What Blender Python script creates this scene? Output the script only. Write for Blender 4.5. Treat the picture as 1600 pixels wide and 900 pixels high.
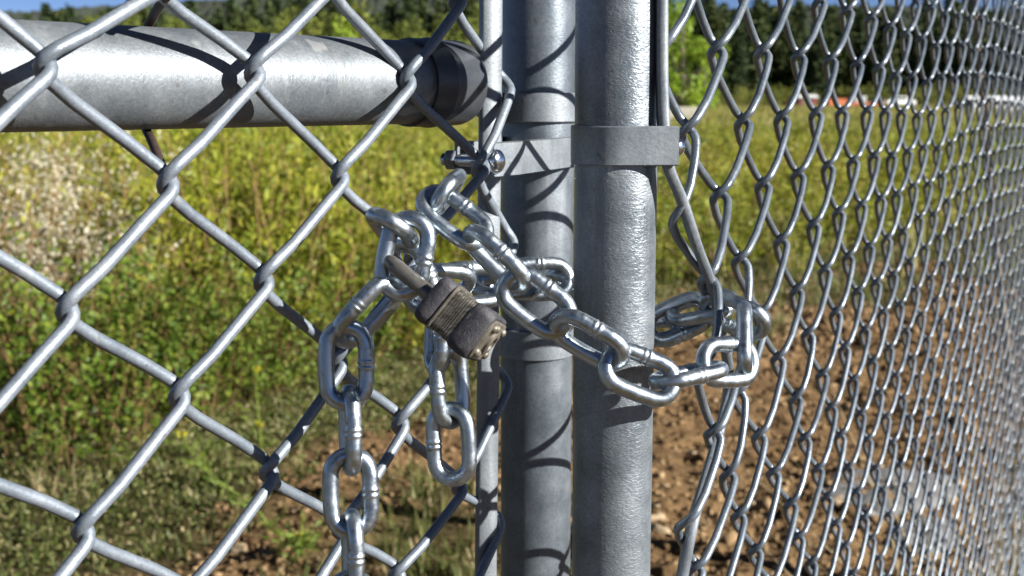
import bpy, math, random
import numpy as np
from mathutils import Vector, Matrix
R_ = math.radians
rnd = random.Random(7)
rng = np.random.default_rng(11)

# ---------------------------------------------------------------- scene, camera, light
sc = bpy.context.scene
col = sc.collection
for o in list(bpy.data.objects):
    bpy.data.objects.remove(o)
EYE = 1.30
PITCH = R_(9.28)
FPX = 1808.0                       # focal length in pixels of the 1600 px wide photograph
cam_d = bpy.data.cameras.new('camera')
cam_d.sensor_width = 36.0
cam_d.lens = FPX / 1600 * 36.0
cam_d.clip_start = 0.02
cam_d.clip_end = 3000
cam_d.dof.use_dof = True
cam_d.dof.focus_distance = 0.48
cam_d.dof.aperture_fstop = 19.0
cam = bpy.data.objects.new('camera', cam_d)
cam.location = (0, 0, EYE)
cam.rotation_euler = (R_(90) - PITCH, 0, 0)
col.objects.link(cam)
sc.camera = cam

SUN_AZ = R_(111.0)                 # clockwise from +Y
SUN_EL = R_(24)
w = bpy.data.worlds.new('World')
sc.world = w
w.use_nodes = True
nt = w.node_tree
nt.nodes.clear()
sky = nt.nodes.new('ShaderNodeTexSky')
sky.sky_type = 'NISHITA'
sky.sun_disc = False
sky.sun_elevation = SUN_EL
sky.sun_rotation = SUN_AZ
sky.altitude = 2600
sky.air_density = 0.30
sky.dust_density = 0.2
sky.ozone_density = 1.2
bg = nt.nodes.new('ShaderNodeBackground')
bg.inputs['Strength'].default_value = 0.05
wo = nt.nodes.new('ShaderNodeOutputWorld')
nt.links.new(sky.outputs[0], bg.inputs[0])
nt.links.new(bg.outputs[0], wo.inputs[0])
sl = bpy.data.lights.new('sun', 'SUN')
sl.energy = 5.0
sl.angle = R_(0.5)
sl.color = (1.0, 0.965, 0.90)
so = bpy.data.objects.new('sun', sl)
sdir = Vector((math.sin(SUN_AZ) * math.cos(SUN_EL), math.cos(SUN_AZ) * math.cos(SUN_EL), math.sin(SUN_EL)))
so.rotation_euler = sdir.to_track_quat('Z', 'Y').to_euler()
so.location = sdir * 20
col.objects.link(so)
sc.view_settings.view_transform = 'Standard'
sc.view_settings.look = 'None'
sc.view_settings.exposure = 1.55
sc.view_settings.gamma = 1.0
sc.view_settings.use_curve_mapping = False
try:
    sc.cycles.max_bounces = 8
    sc.cycles.diffuse_bounces = 1
    sc.cycles.transparent_max_bounces = 6
    sc.cycles.use_denoising = True
except Exception:
    pass

CP, SP = math.cos(PITCH), math.sin(PITCH)
def V(r, d, a):
    """vector given as right, down, away in the viewer's frame"""
    return Vector((r, a * CP - d * SP, -a * SP - d * CP))
def P(px, py, depth):
    u = (px - 800) / FPX * depth
    v = (py - 450) / FPX * depth
    return V(u, v, depth) + Vector((0, 0, EYE))
def ground(px, py):
    """where the ray through this spot of the photograph meets the ground"""
    d = V((px - 800) / FPX, (py - 450) / FPX, 1)
    return Vector((0, 0, EYE)) + d * (EYE / -d.z)

# ---------------------------------------------------------------- naming helpers
def tag(o, label, cat, group=None):
    o['label'] = label
    o['category'] = cat
    if group:
        o['group'] = group
    return o
def empty(name, loc, label, cat, group=None):
    o = bpy.data.objects.new(name, None)
    o.empty_display_size = 0.05
    o.location = loc
    col.objects.link(o)
    return tag(o, label, cat, group)
def structure(o, kind='structure'):
    o['kind'] = kind
    return o
def dup(root, loc, rotz=0, scale=1.0, sz=None):
    r = root.copy()
    col.objects.link(r)
    r.location = loc
    r.rotation_euler = (0, 0, rotz)
    r.scale = (scale, scale, sz or scale)
    for ch in root.children:
        c = ch.copy()
        col.objects.link(c)
        c.parent = r
        for g in ch.children:
            d = g.copy()
            col.objects.link(d)
            d.parent = c
    return r

# ---------------------------------------------------------------- mesh helpers
class MB:
    def __init__(self):
        self.v, self.f, self.n = [], [], 0
    def add(self, verts, faces):
        verts = np.asarray(verts, float)
        self.v.append(verts)
        self.f.extend([tuple(int(i) + self.n for i in q) for q in faces])
        self.n += len(verts)
    def tube(self, pts, rad, sides=8, closed=False, cap=True, sx=1.0, ref=None, rot=0.0):
        p = np.asarray([tuple(q) for q in pts], float)
        n = len(p)
        rad = np.broadcast_to(np.asarray(rad, float), (n,))
        if closed:
            t = np.roll(p, -1, 0) - np.roll(p, 1, 0)
        else:
            t = np.gradient(p, axis=0)
        t /= np.linalg.norm(t, axis=1)[:, None] + 1e-12
        if ref is None:
            ref = np.array([0, 0, 1.0]) if abs(t[0][2]) < 0.9 else np.array([1.0, 0, 0])
        a = np.asarray(ref, float)
        fr = np.zeros((n, 3))
        for i in range(n):
            a = a - t[i] * a.dot(t[i])
            a = a / (np.linalg.norm(a) + 1e-12)
            fr[i] = a
        b = np.cross(t, fr)
        th = np.arange(sides) * 2 * math.pi / sides + rot
        c, s = np.cos(th), np.sin(th)
        vv = p[:, None, :] + rad[:, None, None] * (fr[:, None, :] * c[None, :, None] * sx + b[:, None, :] * s[None, :, None])
        f = []
        m = n if closed else n - 1
        for i in range(m):
            j = (i + 1) % n
            for k in range(sides):
                l = (k + 1) % sides
                f.append((i * sides + k, i * sides + l, j * sides + l, j * sides + k))
        if cap and not closed:
            f.append(tuple(range(sides))[::-1])
            f.append(tuple((n - 1) * sides + k for k in range(sides)))
        self.add(vv.reshape(-1, 3), f)
    def lathe(self, prof, M=Matrix(), seg=40):
        """profile of (radius, z) turned about the local z axis"""
        vv, f = [], []
        for r, z in prof:
            for k in range(seg):
                a = 2 * math.pi * k / seg
                vv.append(M @ Vector((r * math.cos(a), r * math.sin(a), z)))
        for i in range(len(prof) - 1):
            for k in range(seg):
                l = (k + 1) % seg
                f.append((i * seg + k, i * seg + l, (i + 1) * seg + l, (i + 1) * seg + k))
        if prof[0][0] > 1e-6: f.append(tuple(range(seg))[::-1])
        if prof[-1][0] > 1e-6: f.append(tuple((len(prof) - 1) * seg + k for k in range(seg)))
        self.add([tuple(q) for q in vv], f)
    def loft(self, rings, cap=True):
        n = len(rings[0])
        vv = [tuple(q) for r in rings for q in r]
        f = []
        for i in range(len(rings) - 1):
            for k in range(n):
                l = (k + 1) % n
                f.append((i * n + k, i * n + l, (i + 1) * n + l, (i + 1) * n + k))
        if cap:
            f.append(tuple(range(n))[::-1])
            f.append(tuple((len(rings) - 1) * n + k for k in range(n)))
        self.add(vv, f)
    def box(self, c, s, M=None):
        vv = [Vector((c[0] + s[0] * x / 2, c[1] + s[1] * y / 2, c[2] + s[2] * z / 2)) for x in (-1, 1) for y in (-1, 1) for z in (-1, 1)]
        if M: vv = [M @ q for q in vv]
        self.add([tuple(q) for q in vv], [(0, 1, 3, 2), (4, 6, 7, 5), (0, 4, 5, 1), (2, 3, 7, 6), (0, 2, 6, 4), (1, 5, 7, 3)])
    def build(self, name, mat, parent=None, smooth=True, origin=None, bevel=0, sharp=None):
        v = np.concatenate(self.v) if self.v else np.zeros((0, 3))
        o0 = np.array(origin if origin is not None else (0, 0, 0), float)
        me = bpy.data.meshes.new(name)
        me.from_pydata((v - o0).tolist(), [], self.f)
        if mat: me.materials.append(mat)
        if smooth:
            me.polygons.foreach_set('use_smooth', [True] * len(me.polygons))
            if sharp:
                me.set_sharp_from_angle(angle=R_(sharp))
        me.update()
        o = bpy.data.objects.new(name, me)
        o.location = tuple(o0)
        col.objects.link(o)
        if parent:
            o.parent = parent
            o.location = tuple(Vector(o0) - parent.location)
        if bevel:
            b = o.modifiers.new('bevel', 'BEVEL')
            b.width = bevel
            b.segments = 2
            b.limit_method = 'ANGLE'
            b.angle_limit = R_(35)
        return o
def quads_mesh(name, verts, mat, per=4):
    """many loose leaf faces as one mesh, quickly"""
    verts = np.asarray(verts, np.float32)
    nf = len(verts) // per
    me = bpy.data.meshes.new(name)
    me.vertices.add(len(verts))
    me.vertices.foreach_set('co', verts.ravel())
    me.loops.add(len(verts))
    me.loops.foreach_set('vertex_index', np.arange(len(verts), dtype=np.int32))
    me.polygons.add(nf)
    me.polygons.foreach_set('loop_start', np.arange(nf, dtype=np.int32) * per)
    me.polygons.foreach_set('loop_total', np.full(nf, per, np.int32))
    me.update(calc_edges=True)
    if mat: me.materials.append(mat)
    return me
def link_mesh(name, me, parent=None, loc=(0, 0, 0)):
    o = bpy.data.objects.new(name, me)
    col.objects.link(o)
    o.location = loc
    if parent: o.parent = parent
    return o

# ---------------------------------------------------------------- materials
class NT:
    def __init__(self, name):
        self.m = bpy.data.materials.new(name)
        self.m.use_nodes = True
        self.t = self.m.node_tree
        self.b = self.t.nodes['Principled BSDF']
        self.out = self.t.nodes['Material Output']
    def n(self, typ, **kw):
        x = self.t.nodes.new(typ)
        for k, v in kw.items():
            if k.startswith('_'): setattr(x, k[1:], v)
            else: x.inputs[k.replace('__', ' ')].default_value = v
        return x
    def l(self, a, b):
        self.t.links.new(a, b)
    def coord(self, scale=(1, 1, 1), out='Object'):
        c = self.n('ShaderNodeTexCoord')
        m = self.n('ShaderNodeMapping')
        m.inputs['Scale'].default_value = scale
        self.l(c.outputs[out], m.inputs['Vector'])
        return m.outputs[0]
    def noise(self, vec, scale, detail=3, rough=0.55, dist=0.0):
        x = self.n('ShaderNodeTexNoise')
        x.inputs['Scale'].default_value = scale
        x.inputs['Detail'].default_value = detail
        x.inputs['Roughness'].default_value = rough
        x.inputs['Distortion'].default_value = dist
        if vec is not None: self.l(vec, x.inputs['Vector'])
        return x.outputs['Fac']
    def ramp(self, fac, stops):
        r = self.n('ShaderNodeValToRGB')
        e = r.color_ramp.elements
        while len(e) < len(stops): e.new(0.5)
        for q, (p, c) in zip(e, stops):
            q.position = p
            q.color = (c[0], c[1], c[2], 1) if not isinstance(c, (int, float)) else (c, c, c, 1)
        self.l(fac, r.inputs[0])
        return r.outputs[0]
    def mix(self, fac, a, b, typ='MIX'):
        x = self.n('ShaderNodeMix')
        x.data_type = 'RGBA'
        x.blend_type = typ
        for s, q in ((x.inputs[0], fac), (x.inputs[6], a), (x.inputs[7], b)):
            if isinstance(q, (int, float)): s.default_value = q
            elif isinstance(q, tuple): s.default_value = (q[0], q[1], q[2], 1)
            else: self.l(q, s)
        return x.outputs[2]
    def bump(self, h, strength, dist, normal=None):
        x = self.n('ShaderNodeBump')
        x.inputs['Strength'].default_value = strength
        x.inputs['Distance'].default_value = dist
        self.l(h, x.inputs['Height'])
        if normal is not None: self.l(normal, x.inputs['Normal'])
        return x.outputs[0]
    def set(self, **kw):
        for k, v in kw.items():
            s = self.b.inputs[k.replace('__', ' ')]
            if isinstance(v, (int, float)): s.default_value = v
            elif isinstance(v, tuple): s.default_value = (v[0], v[1], v[2], 1)
            else: self.l(v, s)
        return self.m

def galvanised(name, lo, hi, rough, metallic, ripple, patch=None, stretch=(1, 1, 2.2), speck=True):
    k = NT(name)
    vec = k.coord(stretch)
    vec1 = k.coord()
    big = k.noise(vec1, 45, 4, 0.6)
    fine = k.noise(vec1, 700, 3, 0.6)
    c = k.ramp(big, [(0.3, lo), (0.7, hi)])
    c = k.mix(0.35, c, k.ramp(fine, [(0.3, 0.25), (0.7, 0.8)]), 'SOFT_LIGHT')
    if patch:
        pn = k.noise(k.coord((1, 1, 0.45)), 26, 3, 0.5, 0.6)
        c = k.mix(k.ramp(pn, [(0.635, 0.0), (0.65, 0.5)]), c, patch)
    if speck:
        sp = k.noise(vec1, 210, 2, 0.5)
        c = k.mix(k.ramp(sp, [(0.70, 0.0), (0.74, 0.6)]), c, (0.08, 0.075, 0.07))
    st = k.noise(k.coord((1, 1, 0.06)), 130, 4, 0.6)
    c = k.mix(k.ramp(st, [(0.58, 0.0), (0.74, 0.35)]), c, (0.34, 0.35, 0.36))
    st2 = k.noise(k.coord((1, 1, 0.12)), 75, 4, 0.65)
    c = k.mix(k.ramp(st2, [(0.58, 0.0), (0.75, 0.45)]), c, (0.085, 0.085, 0.085))
    rip = k.noise(vec, 330, 2, 0.5, 1.6)
    ripm = k.noise(vec1, 22, 2)
    nb = k.bump(rip, ripple, 0.0012)
    nb = k.bump(fine, 0.10, 0.0006, nb)
    r = k.ramp(big, [(0.3, rough - 0.07), (0.7, rough + 0.08)])
    return k.set(Base__Color=c, Roughness=r, Metallic=metallic, Normal=nb)

M = {}
M['post'] = galvanised('galvanised_post', (0.105, 0.125, 0.145), (0.215, 0.24, 0.265), 0.41, 0.55, 0.28, (0.45,0.46,0.47))
M['backpost'] = galvanised('galvanised_back_post', (0.085, 0.105, 0.125), (0.16, 0.18, 0.205), 0.42, 0.55, 0.10)
M['rail'] = galvanised('galvanised_rail', (0.105, 0.12, 0.135), (0.165, 0.18, 0.195), 0.5, 0.5, 0.16, (0.36, 0.365, 0.36), (2.2, 2.2, 1))
M['band'] = galvanised('galvanised_band', (0.135, 0.155, 0.175), (0.2, 0.22, 0.24), 0.48, 0.45, 0.1)
M['wire'] = galvanised('galvanised_wire', (0.12, 0.145, 0.175), (0.19, 0.215, 0.25), 0.46, 0.4, 0.12, speck=True)
M['gate_wire'] = galvanised('shaded_gate_wire', (.10, .122, .148), (.17, .195, .225), 0.36, 0.55, 0.10)  # galvanised wire again, darker and glossier: the wires' shaded sides put into the colour
M['bar'] = galvanised('galvanised_bar', (0.12, 0.14, 0.16), (0.19, 0.21, 0.23), 0.42, 0.4, 0.12, stretch=(1, 1, 0.15))

def mat_zinc():
    k = NT('zinc_plated_steel')
    v = k.coord()
    a = k.noise(v, 160, 4, 0.6)
    b = k.noise(v, 900, 2, 0.5)
    c = k.ramp(a, [(0.3, (0.28, 0.33, 0.38)), (0.7, (0.42, 0.465, 0.505))])
    g = k.noise(v, 260, 3, 0.7)
    c = k.mix(k.ramp(g, [(0.56, 0.0), (0.70, 0.7)]), c, (0.16, 0.165, 0.17))
    rr = k.ramp(a, [(0.3, 0.28), (0.7, 0.45)])
    nb = k.bump(b, 0.08, 0.0005)
    nb = k.bump(a, 0.18, 0.0008, nb)
    return k.set(Base__Color=c, Roughness=rr, Metallic=1.0, Normal=nb)
M['zinc'] = mat_zinc()
def simple(name, c, rough=0.6, metallic=0.0, c2=None, scale=40, bump=0.0, bdist=0.001, spec=None):
    k = NT(name)
    v = k.coord()
    n = k.noise(v, scale, 4, 0.6)
    cc = k.ramp(n, [(0.3, c), (0.7, c2 or tuple(min(1, q * 1.3) for q in c))])
    kw = dict(Base__Color=cc, Roughness=rough, Metallic=metallic)
    if bump: kw['Normal'] = k.bump(n, bump, bdist)
    if spec is not None: kw['Specular__IOR__Level'] = spec
    return k.set(**kw)
M['chrome'] = simple('bright_zinc_bolt', (0.45, 0.49, 0.55), 0.16, 1.0, (0.62, 0.66, 0.70), 200, 0.1)
M['rust'] = simple('rusty_wire', (0.014, 0.009, 0.008), 0.7, 0.1, (0.042, 0.02, 0.015), 260, 0.4)
M['cup'] = simple('pressed_steel_cup', (0.035, 0.039, 0.046), 0.40, 0.3, (0.055, 0.06, 0.068), 120, 0.08)
M['shackle'] = simple('worn_steel_shackle', (0.11, 0.103, 0.09), 0.38, 0.7, (0.19, 0.18, 0.165), 300, 0.08)
M['rivet'] = simple('worn_rivet_steel', (0.085, 0.075, 0.06), 0.5, 0.5, (0.20, 0.178, 0.145), 300, 0.2)
def mat_bumper():
    k = NT('weathered_black_vinyl')
    v = k.coord()
    n = k.noise(v, 420, 5, 0.75)
    g = k.noise(v, 90, 3)
    s = k.noise(v, 1500, 3, 0.7)
    c = k.ramp(n, [(0.42, (0.010, 0.010, 0.015)), (0.60, (0.030, 0.028, 0.034)), (0.76, (0.17, 0.16, 0.16))])
    c = k.mix(k.ramp(g, [(0.45, 0.0), (0.75, 0.35)]), c, (0.07, 0.066, 0.066))
    return k.set(Base__Color=c, Roughness=0.62, Normal=k.bump(s, 0.5, 0.0006))
M['bumper'] = mat_bumper()
def mat_lamin():
    k = NT('laminated_steel')
    v = k.coord()
    n = k.noise(k.coord((1, 1, 3)), 320, 4, 0.7)
    c = k.ramp(n, [(0.3, (0.045, 0.040, 0.033)), (0.5, (0.13, 0.118, 0.098)), (0.72, (0.27, 0.25, 0.215))])
    return k.set(Base__Color=c, Roughness=0.48, Metallic=0.75, Normal=k.bump(n, 0.3, 0.0005))
M['lamin'] = mat_lamin()

def mat_leaf(name, stops, trans=0.35, objvar=0.5, rough=0.55):
    """leaf colours vary from leaf to leaf and from plant to plant"""
    k = NT(name)
    g = k.n('ShaderNodeNewGeometry')
    oi = k.n('ShaderNodeObjectInfo')
    a = k.n('ShaderNodeMath', _operation='MULTIPLY')
    k.l(g.outputs['Random Per Island'], a.inputs[0]); a.inputs[1].default_value = 1 - objvar
    b = k.n('ShaderNodeMath', _operation='MULTIPLY_ADD')
    k.l(oi.outputs['Random'], b.inputs[0]); b.inputs[1].default_value = objvar
    k.l(a.outputs[0], b.inputs[2])
    c = k.ramp(b.outputs[0], stops)
    k.set(Base__Color=c, Roughness=rough)
    k.b.inputs['Specular IOR Level'].default_value = 0.3
    t = k.n('ShaderNodeBsdfTranslucent')
    k.l(c, t.inputs['Color'])
    mx = k.n('ShaderNodeMixShader')
    mx.inputs[0].default_value = trans
    k.l(k.b.outputs[0], mx.inputs[1])
    k.l(t.outputs[0], mx.inputs[2])
    k.l(mx.outputs[0], k.out.inputs['Surface'])
    return k.m
M['willow'] = mat_leaf('willow_leaves', [(0.0, (0.045, 0.075, 0.006)), (0.3, (0.12, 0.16, 0.012)), (0.6, (0.23, 0.25, 0.020)), (0.85, (0.32, 0.29, 0.034)), (1.0, (0.42, 0.37, 0.15))], trans=0.32)
M['dark_leaf'] = mat_leaf('dark_green_leaves', [(0.0, (0.030, 0.060, 0.006)), (0.5, (0.085, 0.135, 0.012)), (0.85, (0.17, 0.20, 0.025)), (1.0, (0.27, 0.28, 0.08))], trans=0.25, objvar=0.25)
M['pale_head'] = mat_leaf('pale_seed_heads', [(0.0, (0.34, 0.31, 0.20)), (0.6, (0.52, 0.48, 0.36)), (1.0, (0.65, 0.62, 0.50))], objvar=0.2)
M['grass'] = mat_leaf('meadow_grass', [(0.0, (0.10, 0.12, 0.025)), (0.5, (0.20, 0.20, 0.05)), (1.0, (0.36, 0.31, 0.12))], trans=0.3, objvar=0.0)
M['weed'] = mat_leaf('low_weed_leaves', [(0.0, (0.04, 0.062, 0.012)), (0.5, (0.10, 0.125, 0.028)), (0.8, (0.18, 0.18, 0.06)), (1.0, (0.36, 0.30, 0.17))], objvar=0.0)
M['straw'] = mat_leaf('dry_straw', [(0.0, (0.30, 0.23, 0.11)), (1.0, (0.50, 0.41, 0.24))], objvar=0.0)
M['yellow'] = mat_leaf('yellow_petals', [(0.0, (0.30, 0.30, 0.02)), (1.0, (0.48, 0.44, 0.04))], objvar=0.0)
M['sprig'] = mat_leaf('bright_weed_leaves', [(0.0, (0.10, 0.17, 0.02)), (1.0, (0.24, 0.30, 0.05))], objvar=0.0)
M['conifer'] = mat_leaf('conifer_needles', [(0.0, (0.012, 0.026, 0.009)), (0.5, (0.034, 0.055, 0.015)), (1.0, (0.10, 0.115, 0.028))], trans=0.12, objvar=0.45, rough=0.8)
M['olive'] = mat_leaf('olive_tree_leaves', [(0.0, (0.055, 0.08, 0.014)), (0.5, (0.13, 0.155, 0.025)), (1.0, (0.24, 0.25, 0.05))], trans=0.2, objvar=0.4, rough=0.8)
M['aspen'] = mat_leaf('aspen_leaves', [(0.0, (0.09, 0.17, 0.012)), (0.5, (0.19, 0.29, 0.02)), (1.0, (0.32, 0.40, 0.05))], trans=0.35, objvar=0.3)
M['bark'] = simple('tree_bark', (0.05, 0.038, 0.028), 0.9, 0, (0.11, 0.085, 0.065), 8, 0.5, 0.02)
M['twig'] = simple('shrub_stems', (0.13, 0.075, 0.028), 0.8, 0, (0.27, 0.16, 0.06), 30)

# ---------------------------------------------------------------- chain-link fabric
class Fabric:
    """woven wire mesh hanging in the upright plane X = -a + s*Y"""
    def __init__(s, a, sl, x0, d, z0, offs, bow=None, e=0.0050, R=0.0040, wire=0.0022, cut=0.0085, S=1.0):
        a, x0, d, z0 = a * S, x0 * S, d * S, z0 * S
        s.S, s.cut = S, cut * S
        s.a, s.s, s.x0, s.d, s.z0 = a, sl, x0, d, z0
        s.n = math.sqrt(1 + sl * sl)
        s.T = Vector((sl, 1, 0)) / s.n
        s.N = Vector((1, -sl, 0)) / s.n
        s.O = Vector((-a, 0, EYE))
        s.offs = np.array(offs, float)
        s.bow, s.e, s.R, s.w = bow, e, R, wire
    def joint(s, c, r):
        dt = dz = 0.0
        o = s.offs
        g = np.exp(-(((o[:, 0] - c) / 1.1) ** 2 + ((o[:, 1] - r) / 1.1) ** 2))
        W = g.sum()
        ex = np.abs(o[:, 0] - c) + np.abs(o[:, 1] - r)
        i = int(ex.argmin())
        if ex[i] < 0.01:
            dt, dz = o[i, 2], o[i, 3]
        else:
            k = W / (W + 0.25)
            dt = (g * o[:, 2]).sum() / (W + 1e-9) * k
            dz = (g * o[:, 3]).sum() / (W + 1e-9) * k
            h = math.sin(c * 12.9898 + r * 78.233) * 43758.5453
            h -= math.floor(h)
            far = min(1.0, max(0.0, (abs(c) - 7) / 6))
            dt += (h - 0.5) * (2.4 + 4 * far) + far * 7 * math.sin(c * 0.31 + r * 0.17)
            dz += (((h * 57.3) % 1) - 0.5) * (2.0 + 5 * far) + far * 6 * math.sin(c * 0.23 + 1.3)
        return s.x0 + c * s.d / 2 + dt * s.S / 1000, s.z0 - (r * 0.035 - dz / 1000) * s.S
    def at(s, t, z, n):
        return s.O + s.T * t + s.N * n + Vector((0, 0, z))
    def wire_pts(s, k, r0, r1, q=4):
        """one zigzag wire, from row r1 (low) up to row r0: straight strands, front and back in turn, with rounded hooks"""
        r = r1
        if (r - k) % 2: r -= 1
        node = []
        c = k
        while r >= r0:
            t, z = s.joint(c, r)
            n = s.bow(c, r) if s.bow else 0
            node.append((t + (-s.e if c == k else s.e), z, n))
            c = k + 1 if c == k else k
            r -= 1
        pts = []
        cut = s.cut
        for i in range(len(node) - 1):
            a, b = Vector(node[i]), Vector(node[i + 1])
            side = 1 if i % 2 == 0 else -1
            L = (b - a).length
            ca = (b - a) / L
            A, B = a + ca * cut, b - ca * cut
            if i == 0:
                pts.append((a.x, a.y, a.z))
            for m in range(q + 1):
                u = m / q
                p = A.lerp(B, u)
                w_ = 0.0005 * math.sin(u * 2 * math.pi)      # the strand is not quite straight
                e_ = min(1, min(u, 1 - u) * 6)
                pts.append((p.x + w_ * 0.5, p.y - w_ * 0.5 * (1 if side > 0 else -1), p.z + side * s.R * (0.82 + 0.18 * e_)))
            if i < len(node) - 2:
                cn = Vector(node[i + 2])
                cb = (cn - b).normalized()
                C = b + cb * cut
                for m in range(1, 6):
                    u = m / 6
                    p = B * (1 - u) ** 2 + b * 2 * u * (1 - u) + C * u * u
                    pts.append((p.x, p.y, p.z + side * s.R * 0.82 * math.cos(math.pi * u)))
        return [s.at(*p) for p in pts]

def bow_left(c, r):
    return 0.012 * math.exp(-((c - 5) / 1.0) ** 2) * math.exp(-((r - 1.6) / 1.3) ** 2)
RX0, RD2 = 0.61018, 0.08692 / 2
def curve(t):
    """the gate is not quite flat: past 1.2 m it swings outward"""
    x = (t - 1.22) / 0.16
    return 0.058 * 0.16 * math.log1p(math.exp(min(x, 50)))
def bow_right(c, r):
    r = max(-60.0, min(60.0, r))
    return 0.016 * math.exp(-((c + 2) / 2.2) ** 2) * math.exp(-((r - 4.2) / 2.0) ** 2) - 0.007 * math.exp(-((c + 2) / 0.8) ** 2) / (1 + math.exp((r - 2.1) * 3)) + curve(RX0 + c * RD2)
SF = 1.09
LF = Fabric(0.3627, 0.68337, 0.40882, 0.07785, 0.00942,
    [(0,0,-2.0,1.3),(2,0,0.4,1.3),(4,0,2.9,-0.7),(1,1,0.4,0.3),(3,1,2.2,-1.8),(5,1,3.7,-1.2),(0,2,0.2,-0.4),(2,2,1.2,-1.1),(1,3,0.9,0.5),(3,3,-1.0,-2.5),(2,4,0.4,-1.2),(4,4,-3.7,0.0),(0,4,0.9,0.7),(4,6,-7.4,5.1),(5,5,-2.2,-4.6),(6,0,-7.1,-1.9),(6,2,-6.8,-2.1),(6,4,-6.9,2.0),(6,6,-12.4,6.3),(1,-1,1.1,-8.2)],
    bow_left, wire=0.00236, S=SF)
RF = Fabric(0.17316, 0.49311, 0.61018, 0.08692, 0.02578,
    [(0,0,-6.5,-2.2),(2,0,-10.3,-0.2),(4,0,-13.6,0.3),(6,0,-8.6,1.0),(8,0,-2.0,0.7),(0,2,-2.4,1.0),(2,2,0.1,-0.2),(4,2,-2.9,0.6),(6,2,-1.6,0.8),(8,2,1.0,0.1),(1,1,-1.0,-0.7),(3,1,-5.9,0.2),(5,1,-2.1,1.5),(7,1,-6.4,1.6),(9,1,4.8,1.2),(1,3,-4.4,0.0),(3,3,3.6,-0.9),(5,3,4.4,0.1),(4,4,6.4,-2.0),(2,4,4.2,-1.4),(3,5,6.7,-1.0),(4,6,17.2,-3.2),(-2,-4,24,-4.4),(-2,-2,24,-4.4),(-2,0,24,-4.4),(-2,2,26.0,-4.4),(-2,4,24.8,3.1),(-2,6,29.4,-1.8),(-1,1,-2.4,-2.9),(-1,3,2.5,1.6),(-1,5,13.7,-1.4),(-1,7,21.0,-1.5),(0,4,19.6,-1.7),(1,5,-1.2,-0.1),(0,6,26.2,-4.4),(1,7,15.0,-2.5),(2,6,11.0,-3.1),(3,7,6.6,-1.6),(5,5,0.7,-1.0),(6,6,10.1,-4.9),(5,7,4.5,-3.1),(6,8,9.0,-3.5),(5,9,-2.8,0.3),(4,8,14.7,-3.0),(2,8,12.6,-2.6)],
    bow_right, wire=0.0020, R=0.0046, e=0.0044)

def flat_bar(mb, pts, wdir, wid, thk, ch=0.0012):
    """a flat steel bar with worn edges along a path; wdir is the direction of its width"""
    rings = []
    wd = Vector(wdir).normalized()
    for i, q in enumerate(pts):
        a = Vector(pts[max(0, i - 1)]); b = Vector(pts[min(len(pts) - 1, i + 1)])
        t = (b - a).normalized()
        x = (wd - t * wd.dot(t)).normalized()
        y = t.cross(x)
        hw, ht = wid / 2, thk / 2
        rings.append([Vector(q) + x * u + y * v for u, v in ((-hw + ch, -ht), (hw - ch, -ht), (hw, -ht + ch), (hw, ht - ch), (hw - ch, ht), (-hw + ch, ht), (-hw, ht - ch), (-hw, -ht + ch))])
    mb.loft(rings)
def smooth_path(ctrl, n):
    """Catmull-Rom through the control points"""
    c = [Vector(q) for q in ctrl]
    c = [c[0] * 2 - c[1]] + c + [c[-1] * 2 - c[-2]]
    out = []
    for i in range(1, len(c) - 2):
        for k in range(n):
            t = k / n
            out.append(0.5 * ((2 * c[i]) + (c[i + 1] - c[i - 1]) * t + (2 * c[i - 1] - 5 * c[i] + 4 * c[i + 1] - c[i + 2]) * t * t + (3 * c[i] - c[i - 1] - 3 * c[i + 1] + c[i + 2]) * t ** 3))
    out.append(c[-2])
    return out
def strap(mb, plan, z, h, thk, tilt=None):
    """a steel strap: an open outline in plan, given height and thickness"""
    pts = [Vector((x, y, 0)) for x, y in plan]
    rings = []
    for i, q in enumerate(pts):
        a = pts[max(0, i - 1)]; b = pts[min(len(pts) - 1, i + 1)]
        t = (b - a).normalized()
        nrm = Vector((t.y, -t.x, 0))
        dz = tilt(q) if tilt else 0
        c = 0.0005
        prof = ((0, -h / 2 + c), (0, h / 2 - c), (c, h / 2), (thk - c, h / 2), (thk, h / 2 - c), (thk, -h / 2 + c), (thk - c, -h / 2), (c, -h / 2))
        rings.append([q + nrm * u + Vector((0, 0, z + v + dz)) for u, v in prof])
    mb.loft(rings)
def pole(mb, a, b, r, seg=56, n=24):
    a, b = Vector(a), Vector(b)
    mb.tube([a.lerp(b, i / n) for i in range(n + 1)], r, seg)
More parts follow.
